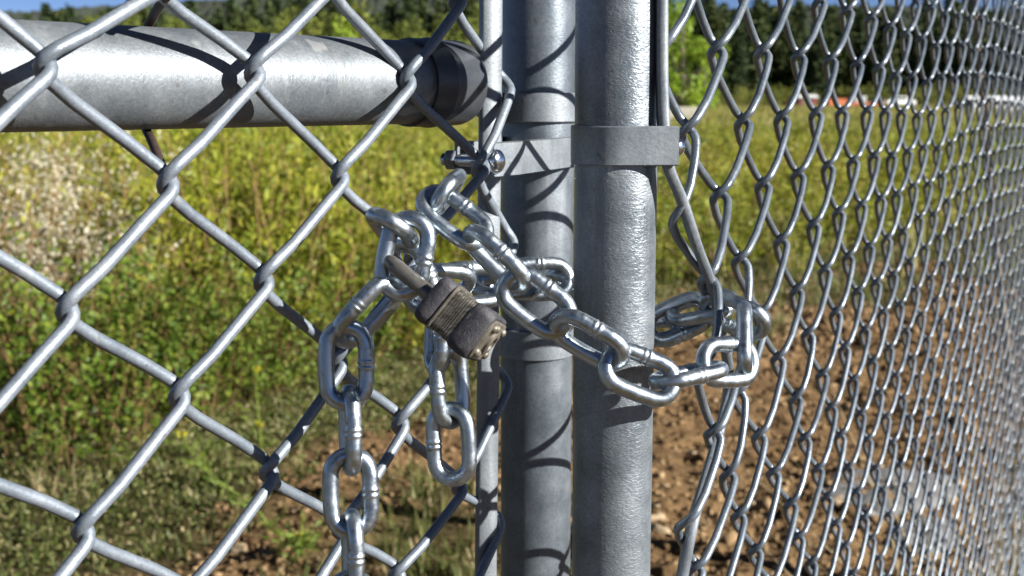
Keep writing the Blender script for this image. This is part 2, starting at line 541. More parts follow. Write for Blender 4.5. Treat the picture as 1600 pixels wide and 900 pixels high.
def bolt_parts(parent, head, tail, rh, rs, mat, nutmat=None):
    """a carriage bolt: domed head, shank and hexagonal nut; a child with two sub-parts"""
    ax = (Vector(tail) - Vector(head)).normalized()
    L = (Vector(tail) - Vector(head)).length
    Mx = Matrix.Translation(head) @ ax.to_track_quat('Z', 'Y').to_matrix().to_4x4()
    mb = MB()
    prof = [(0.0, -rh * 0.62)] + [(rh * math.sin(a), -rh * 0.62 * math.cos(a)) for a in [math.pi / 2 * i / 9 for i in range(1, 10)]] + [(rh * 0.98, 0.0008), (rs, 0.0009), (rs, L)]
    th = []
    z = 0.35 * L
    while z < L - 0.001:
        th += [(rs, z), (rs * 0.88, z + 0.0005)]
        z += 0.0010
    prof = prof[:-1] + th + [(rs, L), (0, L)]
    mb.lathe(prof, Mx, 32)
    o = mb.build('bolt', mat, parent, sharp=40)
    nb = MB()
    zc = L - 0.0085
    rings = []
    for zz, rr in ((zc, 0.94), (zc + 0.0006, 1.0), (zc + 0.0049, 1.0), (zc + 0.0055, 0.94)):
        rings.append([Mx @ Vector((rr * rs * 1.7 * math.cos(R_(60 * i)), rr * rs * 1.7 * math.sin(R_(60 * i)), zz)) for i in range(6)])
    nb.loft(rings)
    nn = nb.build('nut', nutmat or mat, o, smooth=False)
    nn.location = (0, 0, 0)
    return o

# ---------------------------------------------------------------- the fence on the left
# the post stands upright, leaning a hair
LPX, LPY = P(840, 300, 0.59 * SF).x, P(840, 155, 0.588 * SF).y
fence = empty('chain_link_fence', (LPX, LPY, 0), 'left chain-link fence panel with a grey horizontal rail, end cup and the rear round post', 'fence')
mb = MB()
r_lp = 0.0188 * SF
pole(mb, (LPX - 0.0012, LPY, 0), (LPX + 0.0004, LPY, 1.80), r_lp)
mb.build('fence_post', M['backpost'], fence)
mb = MB()
mb.lathe([(r_lp + 0.0012, -0.03), (r_lp + 0.0012, 0.0), (r_lp * 0.9, 0.012), (r_lp * 0.5, 0.02), (0, 0.022)], Matrix.Translation((LPX + 0.0004, LPY, 1.80)), 40)
mb.build('post_cap', M['cup'], fence)

mb = MB()
for k in range(-15, 6):
    mb.tube(LF.wire_pts(k, -12, 32), LF.w, 10)
# the last wire closes round the bar
mesh_l = mb.build('wire_mesh', M['wire'], fence)

bar_ctrl = [(766, -140), (767, 0), (766, 150), (765, 260), (763, 420), (763, 560), (761, 720), (759, 900), (757, 1200)]
bar_pts = []
for x, y in bar_ctrl:
    d = V((x - 800) / FPX, (y - 450) / FPX, 1)
    tt = (-LF.a / LF.n - 0.0005) / d.dot(LF.N)
    bar_pts.append(d * tt + Vector((0, 0, EYE)))
bp0 = bar_pts[1]
bar_pts = [Vector((bar_pts[0].x, bar_pts[0].y, bar_pts[0].z + q)) for q in (0.36, 0.2, 0.08)] + bar_pts + [Vector((bar_pts[-1].x, bar_pts[-1].y, bar_pts[-1].z - q)) for q in (0.1, 0.25, 0.5, 0.9)]
mb = MB()
flat_bar(mb, smooth_path(bar_pts, 5), (0.88, 0.47, 0), 0.0112, 0.0050)
mb.build('tension_bar', M['band'], fence)

# rail with its pressed end cup
ra, rb = P(0, 113, 0.3560 * SF), P(668, 129.5, 0.4965 * SF)
rdir = (rb - ra).normalized()
rdir.z = 0
rdir.normalize()
r_rl = 0.0173 * SF
mb = MB()
pole(mb, ra - rdir * 1.2, rb - rdir * 0.002, r_rl, 64, 60)
rail = mb.build('rail', M['rail'], fence)
Mr = Matrix.Translation(rb) @ rdir.to_track_quat('Z', 'Y').to_matrix().to_4x4()
mb = MB()
rc = r_rl + 0.0013
prof = [(r_rl - 0.0005, -0.0132), (rc, -0.0130), (rc + 0.0002, -0.0024), (rc + 0.0007, -0.0008), (rc + 0.0007, 0.0004), (rc - 0.0002, 0.0014), (rc - 0.0002, 0.0185), (rc - 0.0009, 0.0208), (rc - 0.003, 0.0222), (rc * 0.6, 0.0232), (0, 0.0235)]
mb.lathe(prof, Mr, 64)
mb.build('rail_end_cup', M['cup'], fence, sharp=50)
# lug of the cup and the brace band round the post
bz = P(840, 168, 0.575 * SF).z
mb = MB()
cupend = rb + rdir * 0.023
flat_bar(mb, [cupend - rdir * 0.001, Vector((LPX - 0.026, LPY - 0.024, cupend.z - 0.012)), Vector((LPX - 0.021, LPY - 0.010, bz))], (0.3, 0, 1), 0.016, 0.0032)
mb.build('cup_lug', M['cup'], fence)
def ring_band(name, z, h, rad, mat, cx, cy, tail):
    mb = MB()
    plan = []
    for i in range(49):
        a = R_(-200 + 360 * i / 48 * 0.93)
        plan.append((cx + rad * math.cos(a), cy + rad * math.sin(a)))
    plan = plan[::-1]
    strap(mb, plan, z, h, 0.0017)
    return mb.build(name, mat, fence, sharp=40)
ring_band('brace_band', bz, 0.0158, r_lp + 0.0026, M['band'], LPX - 0.0004, LPY, None)
ring_band('brace_band', P(840, 551, 0.575 * SF).z, 0.0165, r_lp + 0.0018, M['band'], LPX - 0.0008, LPY, None)

# tension band: strap from the post out over the bar, domed bolt, nut
tz = P(840, 243, 0.54 * SF).z
Tl, Nl = LF.T, LF.N
cx, cy = LPX, LPY
rad = r_lp + 0.0019
bar_at = min(bar_pts, key=lambda q: abs(q.z - tz))
bq = Vector((bar_at.x, bar_at.y, 0))
fn = Nl * 0.0088
front_end = bq + fn - Tl * 0.0085
kink = bq + fn + Tl * 0.012
plan = [tuple(front_end.lerp(kink, i / 4).xy) for i in range(5)]
a0 = math.atan2(Nl.y, Nl.x)
for i in range(31):
    a = a0 + R_(6) + math.pi * 1.0 * i / 30 * 1.02
    plan.append((cx + rad * math.cos(a), cy + rad * math.sin(a)))
back_end = bq - Nl * 0.014 - Tl * 0.0095
bk = bq - Nl * 0.012 + Tl * 0.02
plan.append((bk.x, bk.y))
plan.append((back_end.x, back_end.y))
mb = MB()
strap(mb, plan, tz, 0.0162, -0.0018)
tb = mb.build('tension_band', M['band'], fence, sharp=30)
bh = front_end + Nl * 0.0006 + Tl * 0.0005 + Vector((0, 0, tz - 0.0008))
bolt_parts(fence, bh, bh - Nl * 0.031, 0.0060, 0.0031, M['chrome'], M['bar'])

# rusty tie wire round the rail
tie = [P(266, 296, 0.376 * SF), P(261, 284, 0.374 * SF), P(256, 268, 0.374 * SF), P(247, 245, 0.378 * SF), P(236, 218, 0.392 * SF), P(226, 195, 0.402 * SF), P(218, 150, 0.416 * SF), P(220, 90, 0.418 * SF), P(228, 50, 0.410 * SF), P(238, 28, 0.396 * SF), P(250, 8, 0.374 * SF), P(262, -6, 0.362 * SF), P(278, -14, 0.360 * SF)]
mb = MB()
mb.tube(smooth_path(tie, 5), 0.0017, 8)
mb.build('tie_wire', M['rust'], fence)

# ---------------------------------------------------------------- the gate on the right
gp = P(960, 450, 0.4975)
GPX, GPY = gp.x, P(960, 155, 0.4915).y
gate = empty('chain_link_gate', (GPX, GPY, 0), 'right chain-link gate with its front round post and mesh running into the distance', 'gate')
mb = MB()
r_gp = 0.0177
pole(mb, (GPX + 0.0042, GPY + 0.006, 0.05), (GPX - 0.0012, GPY - 0.003, 1.80), r_gp, 64, 40)
mb.build('gate_post', M['post'], gate)
mb = MB()
for k in range(-2, 60):
    mb.tube(RF.wire_pts(k, -13, 34, 3 if k > 14 else 4), RF.w, 9 if k < 14 else 6)
mb.build('wire_mesh', M['gate_wire'], gate)
def on_right(x, y, extra=0.0):
    d = V((x - 800) / FPX, (y - 450) / FPX, 1)
    q = None
    dn = 0.0
    for _ in range(4):
        tt = (-RF.a / RF.n + dn) / d.dot(RF.N)
        q = d * tt
        t = (q - RF.N * dn).y * RF.n
        c = (t - RF.x0) / (RF.d / 2)
        r = (RF.z0 - q.z) / 0.035
        dn = bow_right(c, r) + extra
    return q + Vector((0, 0, EYE))
bctrl = [(1034, -120), (1034, 0), (1034, 110), (1037, 200), (1043, 257), (1064, 309), (1087, 379), (1113, 448), (1124, 497), (1133, 540), (1138, 585), (1136, 625), (1113, 712), (1084, 810), (1066, 900), (1050, 1000), (1040, 1120)]
bpts = [on_right(x, y, 0.001) for x, y in bctrl]
bpts = [Vector((bpts[0].x, bpts[0].y, bpts[0].z + q)) for q in (0.39, 0.24, 0.12, 0.05)] + bpts + [Vector((bpts[-1].x - 0.0005, bpts[-1].y, bpts[-1].z - q)) for q in (0.05, 0.12, 0.25, 0.5, 0.92)]
mb = MB()
flat_bar(mb, smooth_path(bpts, 5), (0.85, 0.1, 0), 0.0046, 0.0062, 0.0009)
mb.build('tension_bar', M['bar'], gate)
# tension band on the gate post
gz = P(960, 228, 0.478).z
rad = r_gp + 0.0019
gx, gy = GPX + 0.0006, GPY - 0.0005
bb = min(bpts, key=lambda q: abs(q.z - gz))
E1 = P(1061, 228, 0.496)
for q in range(40):                     # the ear passes just outside the bar
    E1 = P(1061, 228, 0.50 - 0.001 * q)
    a_t = math.atan2(E1.y - gy, E1.x - gx)
    a_s = a_t - math.acos(min(0.999, rad / math.hypot(E1.x - gx, E1.y - gy)))
    if (bb.x - gx) * math.cos(a_s) + (bb.y - gy) * math.sin(a_s) < rad - 0.0056: break
plan = []
a_t = math.atan2(E1.y - gy, E1.x - gx)
dq = math.hypot(E1.x - gx, E1.y - gy)
a_s = a_t - math.acos(min(0.999, rad / dq))
tp = Vector((gx + rad * math.cos(a_s), gy + rad * math.sin(a_s), 0))
for i in range(6):
    q = E1.lerp(Vector((tp.x, tp.y, E1.z)), i / 6)
    plan.append((q.x, q.y))
for i in range(37):
    a = a_s - R_(235) * i / 36
    plan.append((gx + rad * math.cos(a), gy + rad * math.sin(a)))
plan.append((E1.x - 0.004, E1.y + 0.009))
mb = MB()
strap(mb, plan, gz, 0.0163, 0.0018, None)
mb.build('tension_band', M['band'], gate, sharp=30)
bh = E1 + Vector((0.0006, 0.0036, -0.0006))
bolt_parts(gate, bh, bh + Vector((-0.014, 0.012, 0)), 0.0034, 0.0024, M['chrome'])
# far hinge post and rails of the gate
HT = RX0 + 60.4 * RD2
hp = RF.at(HT, 0, curve(HT) - 0.002)
mb = MB(); pole(mb, (hp.x, hp.y, 0), (hp.x, hp.y, 1.8), 0.024, 32, 4)
mb.build('hinge_post', M['backpost'], gate)
for z in (0.10, 1.78):
    mb = MB()
    tt = np.linspace(GPY * RF.n + 0.03, HT - 0.02, 40)
    off = -0.0215
    path = [RF.at(q, 0, curve(q) + off) for q in tt]
    path[0] = Vector((GPX + 0.012, GPY + 0.016, 0))
    mb.tube([Vector((q.x, q.y, z)) for q in path], 0.0165, 28)
    mb.build('frame_rail', M['rail'], gate)

# ---------------------------------------------------------------- the chain
CS = 1.04                          # one size up for the whole chain
LK_L, LK_W, LK_D = 0.0340 * CS, 0.0202 * CS, 0.0061 * CS
def link_mesh_data(ax_len=LK_L, w=LK_W, d=LK_D):
    mb = MB()
    rc = (w - d) / 2
    hs = (ax_len - d) / 2 - rc
    pts, rad = [], []
    for i in range(19):
        a = math.pi * i / 18
        pts.append((rc * math.cos(a), hs + rc * math.sin(a), 0)); rad.append(d / 2)
    for i in range(1, 12):
        pts.append((-rc - 0.0003 * math.sin(math.pi * i / 12), hs - 2 * hs * i / 12, 0)); rad.append(d / 2)
    for i in range(19):
        a = math.pi + math.pi * i / 18
        pts.append((rc * math.cos(a), -hs + rc * math.sin(a), 0)); rad.append(d / 2)
    for i in range(1, 24):
        y = -hs + 2 * hs * i / 24
        u = y / 0.0011
        bump = 0.00042 * math.exp(-((abs(u) - 0.9) / 0.55) ** 2) - 0.00022 * math.exp(-(u / 0.45) ** 2)
        pts.append((rc + 0.0002, y, 0)); rad.append(d / 2 + bump)
    mb.tube(pts, rad, 18, closed=True, ref=(0, 0, 1))
    return mb
proto = link_mesh_data().build('link', M['zinc'])
link_me = proto.data
bpy.data.objects.remove(proto)
chain = empty('chain', P(839, 473, 0.44 * CS), 'shiny zinc chain locked through the fence and round the front post', 'chain')
CH = [  # px, py, depth, long axis (right, down, away), weld side (right, down, away)
    (697, 302, .456, (.15, -.25, 1), (-.55, .83, .10)),
    (711, 340, .446, (.80, .60, -.05), (.66, -.42, .55)),
    (776, 405, .438, (.72, .70, -.02), (.30, -.30, -.90)),
    (838, 473, .436, (.80, .60, .02), (.72, -.69, -.12)),
    (920, 531, .433, (.87, .50, -.02), (.32, -.60, -.73)),
    (1000, 585, .436, (.92, .36, .16), (.36, -.90, .25)),
    (1076, 586, .448, (.88, -.16, .46), (-.35, .10, -.90)),
    (1138, 566, .462, (.80, .02, .58), (-.15, -1, .05)),
    (1164, 530, .474, (.10, -.80, .55), (.25, .2, 1)),
    (1147, 492, .505, (-.85, -.36, .36), (-.35, .55, .75)),
    (1096, 481, .516, (-.90, .20, .35), (.1, -.5, .8)),
    (1060, 499, .520, (-.88, .40, .10), (.35, .75, -.3)),
    (1012, 520, .530, (-.95, .20, -.1), (0, -.5, .85)),
    (957, 500, .536, (-.95, -.30, .0), (-.2, -.9, .3)),
    (905, 452, .538, (-.85, -.42, .1), (.1, .35, .92)),
    (843, 436, .528, (-.95, .02, -.25), (.05, -1, .1)),
    (790, 446, .508, (-.92, .05, -.35), (-.2, -.50, .84)),
    (735, 446, .484, (-.90, .03, -.40), (0, -1, .15)),
    (682, 442, .462, (-.85, -.02, -.45), (.1, .6, .8)),
    (648, 432, .440, (-.35, -.90, -.2), (.75, -.1, -.6)),
    (633, 400, .424, (-.20, .96, .05), (1, .15, .0)),
    (616, 362, .432, (.12, .30, 1), (1, .58, .1)),
    (575, 487, .428, (-.68, .73, .0), (-.35, -.42, -.84)),
    (541, 570, .424, (.0, 1, .02), (1, .04, .12)),
    (547, 672, .425, (.02, 1, .01), (.30, 0, -.95)),
    (548, 770, .424, (.03, 1, .02), (1, -.03, .12)),
    (551, 866, .425, (.02, 1, .01), (.30, 0, -.95)),
    (547, 962, .424, (-.02, 1, .02), (1, .03, .2)),
    (683, 522, .455, (-.05, 1, .03), (.35, 0, -.94)),
    (703, 604, .457, (.06, 1, .04), (-.62, .05, -.78)),
    (705, 694, .456, (.05, 1, .05), (-.95, .05, .25)),
]
for x, y, d, A, B in CH:
    a = V(*A).normalized()
    b = V(*B)
    b = (b - a * b.dot(a)).normalized()
    c = b.cross(a)
    o = bpy.data.objects.new('link', link_me)
    col.objects.link(o)
    o.parent = chain
    Mx = Matrix((b, a, c)).transposed().to_4x4()
    o.matrix_local = Matrix.Translation(P(x, y, d * CS) - chain.location) @ Mx

# ---------------------------------------------------------------- the padlock
a = V(.745, .60, -.17).normalized()            # from shackle to keyway
tdir = V(-.63, .775, .0)
tdir = (tdir - a * tdir.dot(a)).normalized()   # thickness
wdir = a.cross(tdir).normalized()              # the broad way, into the picture
if wdir.dot(V(0, 0, 1)) < 0: wdir = -wdir
lc = P(712, 495, 0.399 * CS) + wdir * 0.011
lock = empty('padlock', lc, 'old padlock of laminated steel with black worn bumpers hanging in the chain', 'padlock')
ML = Matrix.Translation(lc) @ Matrix((wdir, tdir, -a)).transposed().to_4x4()   # x broad, y thick, z up to the shackle
def rrect(hx, hy, r, z, n=7):
    out = []
    for cxs, cys, a0 in ((1, 1, 0), (-1, 1, 90), (-1, -1, 180), (1, -1, 270)):
        for i in range(n + 1):
            t = R_(a0 + 90 * i / n)
            out.append(ML @ Vector((cxs * (hx - r) + r * math.cos(t), cys * (hy - r) + r * math.sin(t), z)))
    return out
HX, HY = 0.0142, 0.0088
mb = MB()
rings = []
z = 0.0062
i = 0
while z > -0.0042:                              # stack of plates, each a little different
    j = 0.00018 * math.sin(i * 7.3) + 0.00010 * math.sin(i * 3.1)
    g = 0.00032
    rings += [rrect(HX - g + j, HY - g + j, 0.0026, z), rrect(HX + j, HY + j, 0.0028, z - 0.00014), rrect(HX + j, HY + j, 0.0028, z - 0.00082), rrect(HX - g + j, HY - g + j, 0.0026, z - 0.00096)]
    z -= 0.00100
    i += 1
mb.loft(rings)
mb.build('laminated_body', M['lamin'], lock, sharp=25)
def bumper(z0, z1, grow, lip):
    mb = MB()
    prof = [(z0, grow - 0.0016), (z0 - 0.0005, grow - 0.0005), (z0 - 0.0014, grow), ((z0 + z1) / 2, grow + 0.0003), (z1 + 0.0012, grow), (z1 + 0.0004, grow - 0.0004), (z1, grow - lip)]
    mb.loft([rrect(HX + q, HY + q, 0.0036, zz) for zz, q in prof])
    return mb.build('bumper', M['bumper'], lock, sharp=35)
bumper(0.0128, 0.0060, 0.0006, 0.0006)
bumper(-0.0030, -0.0124, 0.0009, 0.0010)
# pale rim of plate that shows between upper bumper and plates
mb = MB()
mb.loft([rrect(HX + 0.0006, HY + 0.0006, 0.0033, 0.0059), rrect(HX + 0.0008, HY + 0.0008, 0.0034, 0.0056), rrect(HX + 0.0008, HY + 0.0008, 0.0034, 0.0051), rrect(HX + 0.0003, HY + 0.0003, 0.003, 0.0048)])
mb.build('rim', M['rivet'], lock, sharp=30)
mb = MB()
mb.loft([rrect(HX - 0.0006, HY - 0.0006, 0.0042, -0.0118), rrect(HX - 0.0006, HY - 0.0006, 0.0042, -0.0131), rrect(HX - 0.0012, HY - 0.0012, 0.004, -0.0135)])
pl = mb.build('end_plate', M['rivet'], lock, sharp=30)
for sx in (-1, 1):
    for sy in (-1, 1):
        for q, (ox, oy) in enumerate(((0.0098, 0.0052),)):
            mb = MB()
            mb.lathe([(0.0017, 0), (0.0017, 0.0006), (0.0013, 0.0012), (0.0006, 0.0015), (0, 0.0015)], ML @ Matrix.Translation((sx * ox, sy * oy, -0.0134)) @ Matrix.Rotation(math.pi, 4, 'X'), 18)
            rv = mb.build('rivet', M['rivet'], pl, sharp=50)
            rv.location = (0, 0, 0)
for ox, oy in ((-0.0066, -0.0056), (-0.0066, 0.0056)):
    mb = MB()
    mb.lathe([(0.0016, 0), (0.0016, 0.0008), (0.0011, 0.0015), (0, 0.0018)], ML @ Matrix.Translation((ox, oy, -0.0134)) @ Matrix.Rotation(math.pi, 4, 'X'), 18)
    rv = mb.build('rivet', M['rivet'], pl, sharp=50)
    rv.location = (0, 0, 0)
mb = MB()
mb.lathe([(0.0052, 0), (0.0052, 0.0010), (0.0046, 0.0014), (0.0030, 0.0014), (0.0028, 0.0004), (0, 0.0004)], ML @ Matrix.Translation((0.001, 0, -0.0134)) @ Matrix.Rotation(math.pi, 4, 'X'), 28)
kc = mb.build('keyway', M['rivet'], pl, sharp=40)
kc.location = (0, 0, 0)
mb = MB()
sp, lx = [], 0.0082
for zz in (0.010, 0.014, 0.018, 0.0262):
    sp.append(ML @ Vector((-lx, 0, zz)))
for i in range(1, 16):
    t = math.pi * i / 16
    sp.append(ML @ Vector((-lx * math.cos(t), 0, 0.0262 + lx * math.sin(t))))
for zz in (0.0262, 0.018, 0.014, 0.010):
    sp.append(ML @ Vector((lx, 0, zz)))
mb.tube(sp, 0.0026, 20)
mb.build('shackle', M['shackle'], lock)

# ---------------------------------------------------------------- the ground
def vnoise(x, y, seed=0):
    """smooth value noise on numpy arrays, -1..1"""
    xi, yi = np.floor(x).astype(np.int64), np.floor(y).astype(np.int64)
    fx, fy = x - xi, y - yi
    fx, fy = fx * fx * (3 - 2 * fx), fy * fy * (3 - 2 * fy)
    def h(a, b):
        n = (a * 374761393 + b * 668265263 + seed * 2147483647) & 0x7fffffff
        n = ((n ^ (n >> 13)) * 1274126177) & 0x7fffffff
        return ((n ^ (n >> 16)) & 0xffff) / 32767.5 - 1
    a = h(xi, yi) * (1 - fx) + h(xi + 1, yi) * fx
    b = h(xi, yi + 1) * (1 - fx) + h(xi + 1, yi + 1) * fx
    return a * (1 - fy) + b * fy
def edge_x(y):
    """the track of bare soil lies to the right of this line, the scrub to the left"""
    return np.interp(y, [0, 2, 3.2, 4.1, 4.7, 8.0, 8.8, 12, 18, 40, 80], [-2.4, -1.7, -1.05, -0.80, -0.25, 1.05, 2.4, 4.6, 8, 22, 60])
def soil(x, y):
    wob = 0.22 * vnoise(x * 1.3, y * 1.3, 3) + 0.10 * vnoise(x * 4.1, y * 4.1, 4)
    d = x - edge_x(y) + wob
    return np.clip(d / 0.35 + 0.5, 0, 1)
def weedy(x, y):
    """patches of low growth on the soil"""
    n = vnoise(x * 0.9 + 3.1, y * 0.9, 8) + 0.5 * vnoise(x * 2.3, y * 2.3, 9)
    far = np.clip((y - 5.2) / 4, 0, 1)
    return np.clip((n + 0.46 + 0.95 * far - 0.42) * 3, 0, 1)
def height(x, y):
    m = soil(x, y)
    near = np.clip((13 - y) / 5, 0, 1)
    h = 0.030 * vnoise(x * 1.7, y * 1.7, 1) + 0.020 * vnoise(x * 4.3, y * 4.3, 2)
    clod = 0.024 * np.abs(vnoise(x * 9, y * 9, 5)) + 0.017 * np.abs(vnoise(x * 22, y * 22, 6)) + 0.009 * vnoise(x * 47, y * 47, 7)
    return near * (h * (0.4 + 0.6 * m) + m * clod) - 0.01
def axis(lo, hi, step, far0, far1, n):
    core = np.arange(lo, hi, step)
    a = lo - np.geomspace(step, lo - far0, n)[::-1]
    b = hi + np.geomspace(step, far1 - hi, n)
    return np.concatenate([a, core, b])
gx_ = axis(-2.6, 4.6, 0.022, -1500, 1500, 60)
gy_ = axis(2.4, 9.5, 0.024, -300, 1500, 60)
X, Y = np.meshgrid(gx_, gy_)
Z = height(X, Y)
nx, ny = len(gx_), len(gy_)
idx = np.arange(nx * ny).reshape(ny, nx)
F = np.stack([idx[:-1, :-1], idx[:-1, 1:], idx[1:, 1:], idx[1:, :-1]], -1).reshape(-1, 4)
me = bpy.data.meshes.new('ground')
me.vertices.add(nx * ny)
me.vertices.foreach_set('co', np.stack([X, Y, Z], -1).astype(np.float32).ravel())
me.loops.add(F.size)
me.loops.foreach_set('vertex_index', F.astype(np.int32).ravel())
me.polygons.add(len(F))
me.polygons.foreach_set('loop_start', np.arange(len(F), dtype=np.int32) * 4)
me.polygons.foreach_set('loop_total', np.full(len(F), 4, np.int32))
me.polygons.foreach_set('use_smooth', np.ones(len(F), bool))
me.update(calc_edges=True)
at = me.attributes.new('soil', 'FLOAT', 'POINT')
at.data.foreach_set('value', (soil(X, Y) * (1 - 0.75 * weedy(X, Y))).astype(np.float32).ravel())
def mat_ground():
    k = NT('ground_soil_and_meadow')
    v = k.coord()
    at = k.n('ShaderNodeAttribute', _attribute_name='soil')
    n1 = k.noise(v, 9, 5, 0.65)
    n2 = k.noise(v, 70, 4, 0.7)
    n3 = k.noise(v, 0.16, 4, 0.6)
    n4 = k.noise(v, 1.6, 5, 0.7)
    dirt = k.ramp(n1, [(0.3, (0.085, 0.050, 0.024)), (0.6, (0.165, 0.103, 0.050)), (0.8, (0.25, 0.17, 0.09))])
    dirt = k.mix(0.5, dirt, k.ramp(n2, [(0.3, 0.2), (0.7, 0.85)]), 'OVERLAY')
    mead = k.ramp(n3, [(0.3, (0.15, 0.16, 0.030)), (0.5, (0.22, 0.205, 0.042)), (0.7, (0.30, 0.25, 0.07))])
    mead = k.mix(0.6, mead, k.ramp(n4, [(0.3, 0.25), (0.7, 0.8)]), 'OVERLAY')
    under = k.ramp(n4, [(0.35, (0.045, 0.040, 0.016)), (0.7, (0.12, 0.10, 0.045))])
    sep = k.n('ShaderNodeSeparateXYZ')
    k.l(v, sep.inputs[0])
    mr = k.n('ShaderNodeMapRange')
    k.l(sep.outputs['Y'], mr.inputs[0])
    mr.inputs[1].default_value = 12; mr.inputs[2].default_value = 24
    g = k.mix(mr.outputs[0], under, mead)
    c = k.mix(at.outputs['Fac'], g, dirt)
    nb = k.bump(n2, 0.6, 0.02)
    k.b.inputs['Specular IOR Level'].default_value = 0.1
    return k.set(Base__Color=c, Roughness=0.95, Normal=nb)
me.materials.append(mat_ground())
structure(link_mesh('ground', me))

# clods of soil and small stones lying on the track
def ico(sub):
    import bmesh
    b = bmesh.new()
    bmesh.ops.create_icosphere(b, subdivisions=sub, radius=1)
    v = np.array([tuple(q.co) for q in b.verts]); b.faces.ensure_lookup_table()
    f = np.array([[q.index for q in fc.verts] for fc in b.faces])
    b.free()
    return v, f
def scatter_clods(n, smin, smax, sub, yr):
    iv, jf = ico(sub)
    vs = []
    y = yr[0] + (yr[1] - yr[0]) * rng.random(n * 4) ** 1.3
    x = (rng.random(n * 4) * 1.15 - 0.52) * (y * 0.98) 
    m = soil(x, y)
    ok = (rng.random(n * 4) < m * (1 - 0.7 * weedy(x, y)))
    x, y = x[ok][:n], y[ok][:n]
    n = len(x)
    s = smin + (smax - smin) * rng.random(n) ** 2.6
    ex = s[:, None] * rng.uniform(0.6, 1.25, (n, 3)) * np.array([1, 1, 0.75])
    lump = 1 + 0.28 * rng.standard_normal((n, len(iv)))
    lump = np.clip(lump, 0.55, 1.5)
    p = iv[None] * lump[..., None] * ex[:, None, :]
    a = rng.random(n) * 6.283
    ca, sa = np.cos(a)[:, None], np.sin(a)[:, None]
    q = np.stack([p[..., 0] * ca - p[..., 1] * sa, p[..., 0] * sa + p[..., 1] * ca, p[..., 2]], -1)
    q += np.stack([x, y, height(x, y) + ex[:, 2] * 0.35], -1)[:, None, :]
    tri = q[:, jf, :].reshape(-1, 3)
    return q.reshape(-1, 3), (jf[None] + (np.arange(n) * len(iv))[:, None, None]).reshape(-1, 3)
av, af, o0 = [], [], 0
for args in ((420, 0.012, 0.032, 2, (2.5, 8)), (22000, 0.003, 0.015, 1, (2.5, 8.5)), (2500, 0.012, 0.035, 1, (6, 13))):
    v, f = scatter_clods(*args)
    av.append(v); af.append(f + o0); o0 += len(v)
av, af = np.concatenate(av), np.concatenate(af)
me = bpy.data.meshes.new('soil_clods')
me.vertices.add(len(av)); me.vertices.foreach_set('co', av.astype(np.float32).ravel())
me.loops.add(af.size); me.loops.foreach_set('vertex_index', af.astype(np.int32).ravel())
me.polygons.add(len(af)); me.polygons.foreach_set('loop_start', np.arange(len(af), dtype=np.int32) * 3); me.polygons.foreach_set('loop_total', np.full(len(af), 3, np.int32))
me.polygons.foreach_set('use_smooth', np.ones(len(af), bool))
me.update(calc_edges=True)
def mat_clod():
    k = NT('soil_clod')
    g = k.n('ShaderNodeNewGeometry')
    c = k.ramp(g.outputs['Random Per Island'], [(0.0, (0.075, 0.045, 0.022)), (0.5, (0.165, 0.103, 0.05)), (0.92, (0.25, 0.17, 0.09)), (1.0, (0.31, 0.24, 0.16))])
    n = k.noise(k.coord(), 160, 4, 0.7)
    c = k.mix(0.5, c, k.ramp(n, [(0.3, 0.25), (0.7, 0.8)]), 'OVERLAY')
    k.b.inputs['Specular IOR Level'].default_value = 0.1
    return k.set(Base__Color=c, Roughness=0.95, Normal=k.bump(n, 0.6, 0.004))
me.materials.append(mat_clod())
o = structure(link_mesh('soil_clods', me), 'stuff')

